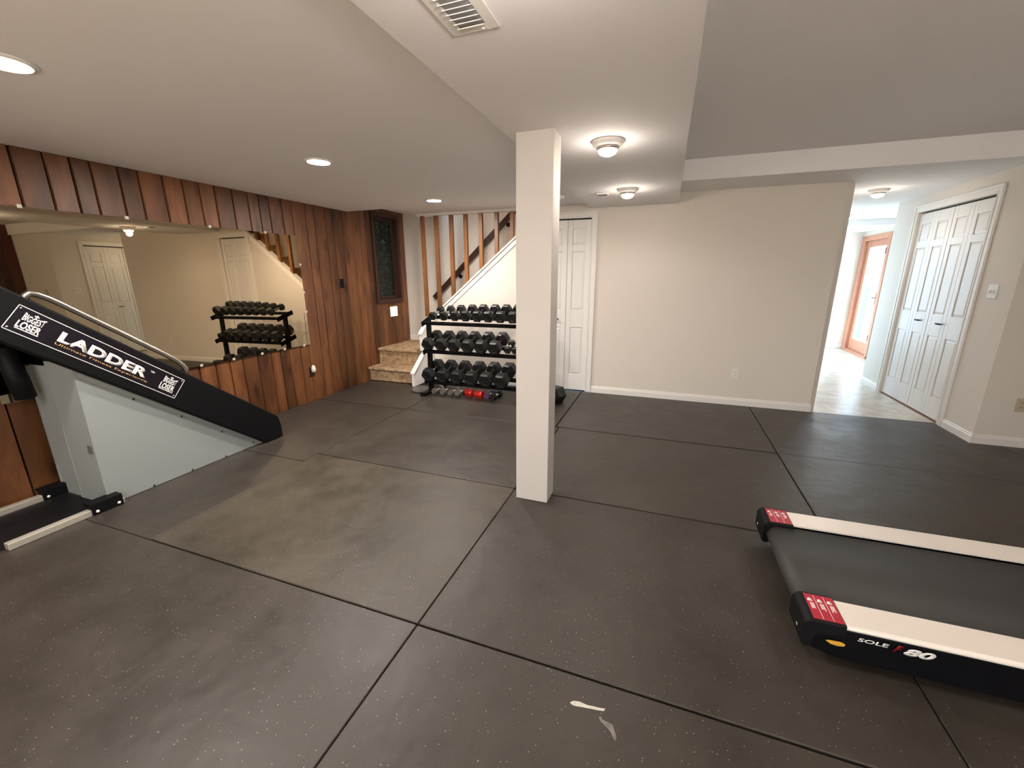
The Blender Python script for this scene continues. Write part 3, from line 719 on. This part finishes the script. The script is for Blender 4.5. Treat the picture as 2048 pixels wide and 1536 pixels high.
nl = outlet((WX, 5.35, .905), (0,1,0), (1,0,0), mat('lit_plate', (.9, .85, .7), .4, emit=((1, .82, .5), 1.1)), 'glowing cream switch plate under the window by the steps', 'double', 'light_switch', 'light switch')
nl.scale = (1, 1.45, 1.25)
t = outlet((WX, 3.672, .335), (0,1,0), (1,0,0), M['brown'], 'dark brown outlet on the wood boards under the right corner of the mirror')
af = empty('plug_in_night_light', (WX+.012, 3.672, .365)); tag(af, 'white curved plug-in night light in the dark brown outlet', 'night light')
b = MB(); b.lathe([(0, -.035), (.02, -.03), (.026, 0), (.02, .035), (.008, .05), (0, .052)], (.022, 0, 0), 'Z', 14); b.build('body', M['plate'], af)

# ------------------------------------------------------------------ ceiling fixtures
def recessed(loc, label, watt=LAMP_W):
    t = empty('recessed_light', loc); tag(t, label, 'ceiling light', 'round recessed lights in the left ceiling')
    MB().lathe([(.075, -.0005), (.095, -.0005), (.093, -.006), (.076, -.009)], (0,0,0), k=36).build('trim_ring', M['trim'], t)
    MB().lathe([(.0, -.003), (.0752, -.003), (.0752, -.010), (.05, -.013), (0, -.014)], (0,0,0), k=36).build('diffuser', M['diff'], t)
    light('lamp_light', 'AREA', (0,0,-.02), watt, WARM, t, shape='DISK', size=.15)
    return t
recessed((-2.37, 2.56, CL), 'round recessed light in the left ceiling above the mirror wall, middle of the visible row')
recessed((-2.41, 4.21, CL), 'round recessed light in the left ceiling just in front of the stair screen')
recessed((-2.40, 1.05, CL), 'round recessed light at the upper left edge of view')
recessed((-2.40, -.55, CL), 'recessed light of the left row just behind the viewer', 9)
recessed((-2.40, -2.1, CL), 'recessed light of the left row near the wall behind the viewer')
def surface(loc, label, watt=SOFF_W, up=.26):
    t = empty('ceiling_lamp', loc); tag(t, label, 'ceiling light', 'shallow round lampholders with bare bulbs')
    MB().lathe([(0, -.0005), (.092, -.0005), (.092, -.006), (.082, -.022), (.064, -.034), (0, -.034)], (0,0,0), k=32).build('lampholder', M['trim'], t)
    MB().lathe([(0, -.034), (.060, -.034), (.062, -.040), (.057, -.046), (0, -.046)], (0,0,0), k=28).build('bulb_collar', M['steel'], t)
    MB().lathe([(.0, -.046), (.055, -.046), (.054, -.052), (.044, -.066), (.025, -.075), (0, -.078)], (0,0,0), k=28).build('bulb', M['bulb'], t)
    light('lamp_light', 'POINT', (0,0,-.09), watt*up, WARM, t, shadow_soft_size=.035)
    light('lamp_light', 'SPOT', (0,0,-.09), watt*.95, WARM, t, shadow_soft_size=.04, spot_size=R(168), spot_blend=.5)
    return t
surface((-.385, 2.66, CS), 'bare bulb lamp on the soffit right of the post top, nearer of the two')
surface((-.40, 4.10, CS), 'bare bulb lamp on the soffit nearer the back wall')
surface((1.96, 5.66, CB), 'bare bulb lamp on the hallway ceiling by the closet doors', 5)
surface((2.36, 7.8, CB), 'bare bulb lamp far down the hallway half hidden by the wall end', 4)
surface((-.39, .96, CS), 'soffit lamp above the viewer just outside the top of view', 5, 1.1)
surface((-.39, -.8, CS), 'soffit lamp behind the viewer', 12)
surface((2.1, 1.5, CR), 'ceiling lamp over the treadmill outside the right of view', 16)
surface((2.1, -1.2, CR), 'ceiling lamp in the right bay behind the viewer', 12)
light('landing_light', 'AREA', (-1.0, 5.45, 4.5), 22, (1, .86, .72), size=.6)

# vent register
v = empty('ceiling_vent', (-.62, 1.16, CS)); tag(v, 'white slatted air register on the soffit at the top of view', 'air vent')
b = MB(); z = -.006; vx, vy, ix, iy = .079, .232, .043, .205
for a, c in (((-vx, -vy, z), (-ix, vy, -.0005)), ((ix, -vy, z), (vx, vy, -.0005)), ((-ix, -vy, z), (ix, -iy, -.0005)), ((-ix, iy, z), (ix, vy, -.0005))): b.box(a, c)
b.build('frame', M['trim'], v, bevel=.002)
MB().box((-ix, -iy, -.0015), (ix, iy, -.0006)).build('duct_shadow', mat('vent_inside', (.35, .35, .35), .8), v)
for i in range(17):
    yy = -.195+i*.0243
    MB().box((-ix, -.009, -.001), (ix, .009, .001), Matrix.Translation((0, yy, -.009)) @ Matrix.Rotation(R(30), 4, 'X')).build('slat', M['trim'], v)
MB().lathe([(0, -.006), (.005, -.006), (.005, -.009), (0, -.010)], (.028, .2185, 0), k=10).build('screw', M['trim'], v)
# smoke detector and small cover plate
sd = empty('smoke_detector', (-1.10, 4.40, CL)); tag(sd, 'white smoke detector on the left ceiling behind the post', 'smoke detector')
MB().lathe([(0, -.0005), (.062, -.0005), (.062, -.012), (.055, -.03), (.03, -.038), (0, -.038)], (0,0,0), k=28).build('housing', M['trim'], sd)
cp = empty('ceiling_register', (-.64, 4.24, CS)); tag(cp, 'small square grille on the soffit left of the far soffit lamp', 'grille')
MB().box((-.05, -.05, -.012), (.05, .05, -.0005)).build('frame', M['trim'], cp, bevel=.003)
b = MB()
for i in range(4): b.box((-.04, -.036+i*.02, -.0135), (.04, -.026+i*.02, -.012))
b.build('louvre', M['darkgrey'], cp)

# ------------------------------------------------------------------ dumbbell rack
RXL, RXR = -2.69, -1.46
rk = empty('dumbbell_rack', (0, 0, 0)); tag(rk, 'black three-tier steel rack loaded with dumbbells against the stair wall', 'rack')
tilt = R(17)
tiers = [(.930, 4.41), (.590, 4.41), (.215, 4.41)]    # height of the cradle line at the tier's middle, y of the middle
for xx in (RXL, RXR):
    b = MB(); b.prism([(xx-.025, y, z) for y, z in ((4.385, 0.03), (4.44, 0.03), (4.452, .93), (4.41, .93))], (.05, 0, 0)); b.build('upright', M['black'], rk, bevel=.004)
    b = MB(); b.box((xx-.03, 4.22, .0), (xx+.03, 4.74, .035)); b.box((xx-.032, 4.20, 0), (xx+.032, 4.235, .045)); b.build('foot', M['black'], rk, bevel=.004)
for ti, (zc, yc) in enumerate(tiers):
    M4 = Matrix.Translation((0, yc, zc)) @ Matrix.Rotation(tilt, 4, 'X')
    for s in (-1, 1):
        b = MB(); y_ = s*.095
        b.box((RXL-.012, y_-.028, -.020), (RXR+.012, y_+.028, -.016), M4)
        b.box((RXL-.012, y_-.030, -.038), (RXR+.012, y_-.026, -.006), M4)
        b.build('shelf_rail', M['black'], rk)
    for xx in (RXL-.012, RXR+.012):
        b = MB(); b.box((xx, -.14, -.06), (xx+.005, .15, .0), M4); b.build('shelf_end', M['black'], rk)
# thin cord hanging at the left
cd = MB(); cd.tube([(-2.81, 4.66, .93), (-2.80, 4.66, .7), (-2.78, 4.66, .42), (-2.75, 4.66, .27)], .003, 6)
tag(cd.build('hanging_cord', M['blackmat']), 'thin black cord hanging behind the left end of the rack', 'cord')

def hex_ring(r, y, rot=0, squash=1.0):
    return [(r*math.cos(R(60*i)+rot), y, r*math.sin(R(60*i)+rot)*squash) for i in range(6)]
def make_dumbbell(name, R_, hl, gap, mh, mg, gr=.015):
    """hex dumbbell along local Y; R_ corner radius, hl head length, gap between heads"""
    t = empty(name)
    for s in (-1, 1):
        a = gap/2; b = MB(); rings = [hex_ring(R_*.86, s*a), hex_ring(R_, s*(a+hl*.16)), hex_ring(R_, s*(a+hl*.84)), hex_ring(R_*.87, s*(a+hl)), hex_ring(R_*.55, s*(a+hl*1.0)), hex_ring(R_*.5, s*(a+hl*.96))]
        if s > 0: rings = [r[::-1] for r in rings]
        b.loft(rings, sm=False); b.build('head', mh, t, bevel=R_*.04, seg=2)
    b = MB(); n = 9; pts = [(0, -gap/2-.01+(gap+.02)*i/(n-1), 0) for i in range(n)]
    rad = [gr*(.8+.28*math.sin(math.pi*i/(n-1))) for i in range(n)]
    b.tube(pts, rad, 14); b.build('handle', mg, t)
    return t
protos = {}
def place_db(R_, hl, gap, loc, rot, label, group, mh='rubberhead', mg='chrome', name='dumbbell', cat='dumbbell'):
    key = (round(R_, 4), hl, gap, mh, mg)
    if key not in protos:
        t = make_dumbbell(name, R_, hl, gap, M[mh], M[mg]); protos[key] = t
    else: t = copy_tree(protos[key])
    t.location = loc; t.rotation_euler = rot
    return tag(t, label, cat, group)
ords = ['leftmost', 'second', 'third', 'fourth', 'fifth', 'sixth', 'seventh', 'eighth', 'ninth']
def olab(i, n, tier):
    if i == 0: return f'black rubber hex dumbbell at the left end of the {tier} tier'
    return f'black rubber hex dumbbell on the {tier} tier, {ords[i]} from the left'
# top tier
for i in range(8):
    rad = [.050, .056, .062, .066, .068, .069, .0695, .070][i]; x = -2.565+i*.1425
    place_db(rad, .055+.003*i, .135, (x, 4.42, .950+rad*.80), (tilt, 0, R(-2+((i*37) % 5))), olab(i, 8, 'top'), 'dumbbells on the top tier')
for i in range(6):
    rad = [.080, .081, .082, .083, .084, .085][i]; x = -2.63+i*.173
    place_db(rad, .088+.003*i, .13, (x, 4.405, .600+rad*.80), (tilt, 0, R(-2+((i*53) % 5))), olab(i, 6, 'middle'), 'dumbbells on the middle tier')
place_db(.045, .05, .12, (-1.63, 4.40, .635), (tilt, 0, R(3)), 'small dumbbell at the right of the middle tier, left of a small pair', 'small dumbbells on the middle tier')
place_db(.045, .052, .12, (-1.53, 4.40, .635), (tilt, 0, R(-2)), 'small dumbbell at the far right of the middle tier beside the post', 'small dumbbells on the middle tier')
for i in range(6):
    rad = [.087, .088, .089, .090, .092, .094][i]; x = -2.64+i*.191
    place_db(rad, .10+.004*i, .13, (x, 4.405, .222+rad*.80), (tilt, 0, R(-2+((i*29) % 5))), olab(i, 6, 'bottom'), 'dumbbells on the bottom tier')
# things on the floor under the rack
M['silverhead'] = mat('grey_iron', (.22, .21, .19), .4, .5)
for i, (x, y, r_, lab) in enumerate(((-2.60, 4.33, .040, 'small grey hex dumbbell on the floor at the left under the rack'), (-2.49, 4.34, .042, 'small grey hex dumbbell on the floor, second from the left under the rack'), (-2.38, 4.34, .038, 'small grey hex dumbbell on the floor, third from the left under the rack'), (-2.29, 4.35, .040, 'small grey hex dumbbell on the floor, just left of the red weight'))):
    place_db(r_, .045, .10, (x, y+.09, r_*.87+.001), (0, 0, R(-6)), lab, 'small dumbbells on the floor under the rack', 'silverhead', 'chrome')
place_db(.050, .10, .05, (-2.09, 4.40, .0445), (0, 0, R(78)), 'bright red hex dumbbell lying on the floor under the rack', None, 'redhead', 'chrome')
place_db(.040, .05, .10, (-1.90, 4.44, .036), (0, 0, R(-4)), 'purple small dumbbell on the floor right of the red one', None, 'purple', 'chrome')
place_db(.040, .05, .10, (-1.815, 4.44, .036), (0, 0, R(-7)), 'dark small dumbbell on the floor, right of the purple one', None, 'rubberhead', 'chrome')
# round plate left of the rack
wp = empty('weight_plate', (-2.86, 4.42, .0)); tag(wp, 'flat dark weight plate lying on the floor left of the rack foot', 'weight plate')
MB().lathe([(.02, 0), (.10, 0), (.11, .006), (.11, .022), (.10, .028), (.07, .02), (.03, .02), (.02, .026)], (0,0,0), k=32).build('disc', M['darkgrey'], wp)
# large dumbbells by the post
place_db(.105, .13, .13, (-1.15, 4.40, .092), (0, 0, R(-24)), 'large black hex dumbbell standing alone on the floor right of the post', None)

# ------------------------------------------------------------------ ladder climber
L = empty('ladder_climber', (-3.45, 1.9, 0)); tag(L, 'black and grey inclined ladder climbing machine standing before the mirror', 'exercise machine')
off = Vector(L.location)
def lb(b, name, m, parent=L, **k):
    o = b.build(name, m, parent, **k)
    if parent is L: o.location = -off
    return o
ca, sa = math.cos(R(39.2)), math.sin(R(39.2))
XN, XF = -3.20, -3.79
def beam_profile(x, th):
    P = [(.55, 1.868), (2.625, .232), (2.66, .13), (2.65, .003), (2.478, .003), (.55, 1.525)]
    top = lambda y: 1.382-(y-1.158)*.8045
    bot = lambda y: .897-(y-1.353)*.795
    P = [(.50, top(.50)), (2.60, top(2.60)), (2.63, .19), (2.645, .10), (2.645, .003), (2.47, .003), (.50, bot(.50))]
    return [(x, y, z) for y, z in P]
lb(MB().prism(beam_profile(XN, 0), (-.055, 0, 0)), 'side_beam', M['black'], bevel=.012, seg=3)
lb(MB().prism(beam_profile(XF, 0), (.055, 0, 0)), 'side_beam', M['black'], bevel=.012, seg=3)
top = lambda y: 1.382-(y-1.158)*.8045
bot = lambda y: .897-(y-1.353)*.795
# ladder bed and rungs between the beams
b = MB(); b.prism([(XF+.055, y, z) for y, z in ((.5, top(.5)-.14), (2.5, top(2.5)-.14), (2.5, top(2.5)-.17), (.5, top(.5)-.17))], (XN-XF-.11, 0, 0)); lb(b, 'ladder_bed', M['blackmat'])
for i in range(7):
    y = .75+i*.28; z = top(y)-.06
    lb(MB().box((XF+.05, -.02, -.03), (XN-.05, .02, .03), Matrix.Translation((0, y, z)) @ Matrix.Rotation(R(-39), 4, 'X')), 'rung', M['blackmat'], bevel=.008)
# grey housing: triangular side panels, front face
for xx, nm in ((-3.25, 'near'), (-3.755, 'far')):
    lb(MB().prism([(xx, y, z) for y, z in ((1.365, .0035), (2.52, .0035), (2.46, .055), (1.365, .925))], (-.006, 0, 0)), 'side_panel', M['grey'])
b = MB(); b.box((-3.536, 1.362, .0035), (-3.2505, 1.368, .925)); b.box((-3.761, 1.372, .0035), (-3.53, 1.378, .89)); b.box((-3.539, 1.359, .0035), (-3.531, 1.372, .90)); fp = lb(b, 'front_panel', M['grey'])
lb(MB().box((-3.305, 1.354, .355), (-3.265, 1.361, .41)), 'latch', M['darkgrey'], bevel=.002)
# bracing edge strip below the beam
b = MB(); b.prism([(-3.246, y, z) for y, z in ((1.375, bot(1.375)-.0), (2.46, bot(2.46)), (2.46, bot(2.46)-.022), (1.375, bot(1.375)-.035))], (-.004, 0, 0)); lb(b, 'edge_strip', mat('pale_grey_edge', (.34, .36, .35), .5))
for y, z in ((1.62, .64), (1.879, .435), (2.14, .222), (2.39, .03), (2.137, .012), (1.878, .012), (1.62, .012)):
    lb(MB().lathe([(0, 0), (.007, 0), (.006, .004), (0, .005)], (-3.2495, y, z), 'X', 10), 'screw', M['dark'])
# far side black motor part
b = MB(); b.tube([(-3.66, 1.26, 1.02), (-3.66, 1.29, .70)], .05, 16); lb(b, 'resistance_cylinder', M['blackmat'])
# base tubes and end brackets
for xx, ya, nm in ((-3.215, .895, 'n'), (-3.745, .80, 'f')):
    lb(MB().box((xx-.022, ya, .0005), (xx+.022, 1.42, .040)), 'base_tube', M['alu'], bevel=.004)
    b = MB(); b.box((xx-.027, 1.25, .0002), (xx+.027, 1.41, .068)); b.box((xx-.05, 1.25, .068), (xx+.027, 1.41, .075)); b.box((xx-.05, 1.25, .055), (xx-.044, 1.41, .075)); br = lb(b, 'bracket', M['black'], bevel=.002)
    for yy in (1.275, 1.385):
        MB().lathe([(0, 0), (.009, 0), (.008, .006), (0, .008)], (xx+.027, yy, .022), 'X', 12).build('bolt', M['plate'], br)
lb(MB().box((-3.70, .75, .0003), (-3.24, 1.36, .006)), 'base_mat', M['blackmat'], bevel=.002)
# hand rail
def rl(y, up): return (XN-.02, y, top(y)+up)
pts = [rl(1.235, -.015), rl(1.245, .012), rl(1.262, .038), rl(1.29, .055), rl(1.33, .064), rl(1.38, .068), rl(1.6, .070), rl(1.85, .070), rl(1.905, .066), rl(1.94, .052), (XN-.02, 1.955, top(1.94)+.022), (XN-.02, 1.953, top(1.94)-.025)]
lb(MB().tube(pts, .0165, 16), 'hand_rail', M['steel'])
# name plate
c_, s_ = ca, sa
ou = Vector((XN+.0006, 1.206, 1.284)); rt = Vector((0, ca, -sa)); up = Vector((0, sa, ca)); W_, H2 = .922, .144
def on(u, v, d=0): return ou+rt*u-up*v+Vector((d, 0, 0))
pl = MB(); pl.prism([on(0, 0), on(0, H2), on(W_, H2), on(W_, 0)], (.0012, 0, 0)); npo = lb(pl, 'name_plate', M['label'])
def sub(b, name, m): return b.build(name, m, npo)
b = MB(); t_ = .0035
for a0, a1, v0, v1 in ((0, W_, 0, t_), (0, W_, H2-t_, H2), (0, t_, 0, H2), (W_-t_, W_, 0, H2)):
    b.prism([on(a0, v0, .0012), on(a0, v1, .0012), on(a1, v1, .0012), on(a1, v0, .0012)], (.0004, 0, 0))
sub(b, 'plate_border', M['white'])
for u, v in ((.015, .014), (.016, .129), (.907, .014), (.907, .129)):
    p_ = on(u, v, .0012); sub(MB().lathe([(0, 0), (.0055, 0), (.005, .0015), (0, .002)], tuple(p_), 'X', 12), 'rivet', M['chrome'])
def tx(body, u, v, w, h, m, off_=0.0, shear=0, arch=0, nm='lettering'):
    """lower-left corner at (u, v)"""
    return text_mesh(nm, body, M[m], npo, on(u, v, .0016), rt, up, w, h, offset=off_, shear=shear, arch=arch)
tx('LADDER', .212, .097, .482, .060, 'white', .045)
tx('TM', .702, .046, .026, .012, 'white', .03)
tx('Ultimate Fitness Experience', .212, .122, .505, .0165, 'gold', .004)
for (u0, w) in ((.034, .108), (.790, .104)):
    tx('BIGGEST', u0+.008, .068, w-.016, .034, 'white', .03, arch=.35)
    tx('LOSER', u0+.002, .112, w-.006, .040, 'white', .035, arch=.0)
    b = MB(); cx = u0+w*.5
    for a0, a1, v0, v1 in ((cx-.003, cx+.003, .016, .036), (cx-.010, cx+.010, .021, .027)): b.prism([on(a0, v0, .0014), on(a0, v1, .0014), on(a1, v1, .0014), on(a1, v0, .0014)], (.0005, 0, 0))
    sub(b, 'emblem_finial', M['white'])
    b = MB(); b.prism([on(u0+.006, .114, .0014), on(u0+.003, .1185, .0014), on(u0+w-.003, .1185, .0014), on(u0+w-.006, .114, .0014)], (.0005, 0, 0)); sub(b, 'emblem_base', M['white'])
lb(MB().tube([(XF+.02, .52, 1.70), (-3.46, .50, 1.78), (XN-.02, .52, 1.70)], .018, 12), 'top_bar', M['steel'])

# ------------------------------------------------------------------ treadmill
T0 = empty('treadmill', (.58, 1.98, 0), (0, 0, R(1.0))); tag(T0, 'black treadmill with silver side rails and red warning stickers at its rear', 'treadmill')
# local: x along the belt (rear end at 0), y across (-.40 near .. .40 far)
HW, BW, ZR = .405, .262, .182
LEN = 1.95
def tb(b, name, m, parent=T0, **k): return b.build(name, m, parent, **k)
# belt wrapped around the rear roller
zt, zb, rr_ = .168, .075, .0465
P = [(LEN, zt), (.06, zt)]
for i in range(1, 12): a = math.pi/2+math.pi*i/12; P.append((.06+rr_*math.cos(a)*1.0, (zt+zb)/2+rr_*math.sin(a)))
P += [(.06, zb), (LEN, zb)]
b = MB(); b.prism([(x, -BW, z) for x, z in P], (0, 2*BW, 0)); o = tb(b, 'running_belt', M['belt'])
for pl_ in o.data.polygons: pl_.use_smooth = len(pl_.vertices) == 4
for s, nm in ((-1, 'near'), (1, 'far')):
    y0 = s*HW; y1 = s*(BW+.006)
    lo, hi = min(y0, y1), max(y0, y1)
    # silver top rail: slightly crowned, rolled outer edge
    b = MB()
    Pr = [(y1, ZR-.008), (y1, ZR), (s*(HW-.012), ZR+.002), (s*(HW-.003), ZR-.001), (y0, ZR-.006), (y0, ZR-.012), (s*(HW-.006), ZR-.012), (s*(HW-.006), ZR-.008)]
    Q = [(.128, y, z) for y, z in Pr]
    b.prism(Q if s > 0 else Q[::-1], (LEN-.128, 0, 0)); tb(b, 'side_rail', M['silver'])
    # lower black side cover with rounded rear corner
    b = MB(); Q = [(.004, .10), (.012, .078), (.04, .055), (.12, .035), (LEN, .02), (LEN, ZR-.012), (.004, ZR-.012)]
    yy0 = s*(HW-.004); yy1 = s*(BW+.02)
    b.prism([(x, yy0, z) for x, z in Q][::(1 if s < 0 else -1)], (0, yy1-yy0, 0)); sc = tb(b, 'side_cover', M['gloss'], bevel=.008, seg=3)
    # end cap
    b = MB(); rn = .03; Q = [(.128, ZR+.004)]
    for i in range(9):
        a = math.pi/2+(math.pi/2)*i/8; Q.append((-.005+rn+rn*math.cos(a), ZR+.004-rn+rn*math.sin(a)))
    for i in range(6):
        a = math.pi+(math.pi/2)*i/5; Q.append((-.005+.02+.02*math.cos(a), .085+.02*math.sin(a)))
    Q += [(.03, .07), (.04, .125), (.128, .140)]
    ye0, ye1 = s*(HW+.004), s*(BW-.008)
    b.prism([(x, ye0, z) for x, z in Q][::(1 if s < 0 else -1)], (0, ye1-ye0, 0)); cap = tb(b, 'end_cap', M['blackmat'], bevel=.004, seg=2)
    # red sticker on the cap with two divider lines and pictograms
    ya, yb = s*(HW-.006), s*(BW+.002); lo, hi = min(ya, yb), max(ya, yb)
    x0_, x1_ = .026, .124; zz = ZR+.0042
    MB().box((x0_, lo, zz), (x1_, hi, zz+.0006)).build('warning_sticker', M['red'], cap, bevel=0)
    b = MB(); z2 = zz+.0006
    for k in (1, 2): xx = x0_+(x1_-x0_)*k/3; b.box((xx-.0008, lo+.004, z2), (xx+.0008, hi-.004, z2+.0003))
    rn_ = random.Random(4+s)
    for k in range(3):
        xc = x0_+(x1_-x0_)*(k+.5)/3
        b.lathe([(0, z2), (.007, z2), (.007, z2+.0003), (0, z2+.0003)], (xc-.002, hi-.030, 0), k=12)
        b.box((xc-.011, hi-.040, z2), (xc+.006, hi-.034, z2+.0003))
        for j in range(3): b.box((xc-.006+j*.005, hi-.085+rn_.uniform(0, .012), z2), (xc-.003+j*.005, hi-.048, z2+.0003))
    b.build('sticker_print', M['white'], cap)
    # adjuster bolt at the back of the cap
    MB().lathe([(0, 0), (.008, 0), (.008, -.004), (0, -.005)], (-.005, s*(HW-.05), .11), 'X', 12).build('adjuster_bolt', M['chrome'], cap)
    MB().box((1.5, s*(HW-.03)-.02, 0), (1.6, s*(HW-.03)+.02, .016)).build('rubber_foot', M['blackmat'], T0)
    MB().tube([(.22, s*.30-.02, .03), (.22, s*.30+.02, .03)], .03, 16).build('wheel', M['blackmat'], T0)
    MB().box((LEN-.02, s*(HW-.02)-.03, .1), (LEN+.07, s*(HW-.02)+.03, 1.15)).build('upright', M['darkgrey'], T0, bevel=.01)
    MB().tube([(LEN-.05, s*(HW-.02), 1.08), (LEN-.45, s*(HW-.03), 1.0)], .018, 12).build('hand_grip', M['blackmat'], T0)
    if s < 0:
        org = lambda x, z: (x, -HW+.0035-.0042, z)
        lx0 = .165
        text_mesh('lettering', 'SOLE', M['white'], sc, org(.166, .134), (1,0,0), (0,0,1), .092, .0155, offset=.02, shear=.15)
        text_mesh('lettering', 'F', M['dred'], sc, org(.270, .124), (1,0,0), (0,0,1), .030, .030, offset=.04, shear=.5)
        text_mesh('lettering', '80', M['white'], sc, org(.302, .121), (1,0,0), (0,0,1), .088, .031, offset=.045, shear=.3)
        b = MB(); b.prism([(x, -HW+.0035-.004, z) for x, z in ((.072,.108),(.083,.112),(.120,.114),(.134,.108),(.132,.098),(.112,.094),(.090,.097))], (0, -.0005, 0)); b.build('oval_sticker', M['yellow'], sc)
tb(MB().box((.12, -.24, .05), (LEN-.1, .24, .074)), 'deck_frame', M['blackmat'])
b = MB(); b.prism([(x, -.39, z) for x, z in ((LEN-.35, .03), (LEN+.1, .03), (LEN+.1, .22), (LEN, .27), (LEN-.2, .26), (LEN-.35, .186))], (0, .78, 0)); tb(b, 'motor_hood', M['gloss'], bevel=.02, seg=3)
b = MB(); b.box((-.06, -.40, 0), (.06, .40, .26), Matrix.Translation((LEN+.0, 0, 1.12)) @ Matrix.Rotation(R(-25), 4, 'Y')); tb(b, 'console', M['gloss'], bevel=.03, seg=3)
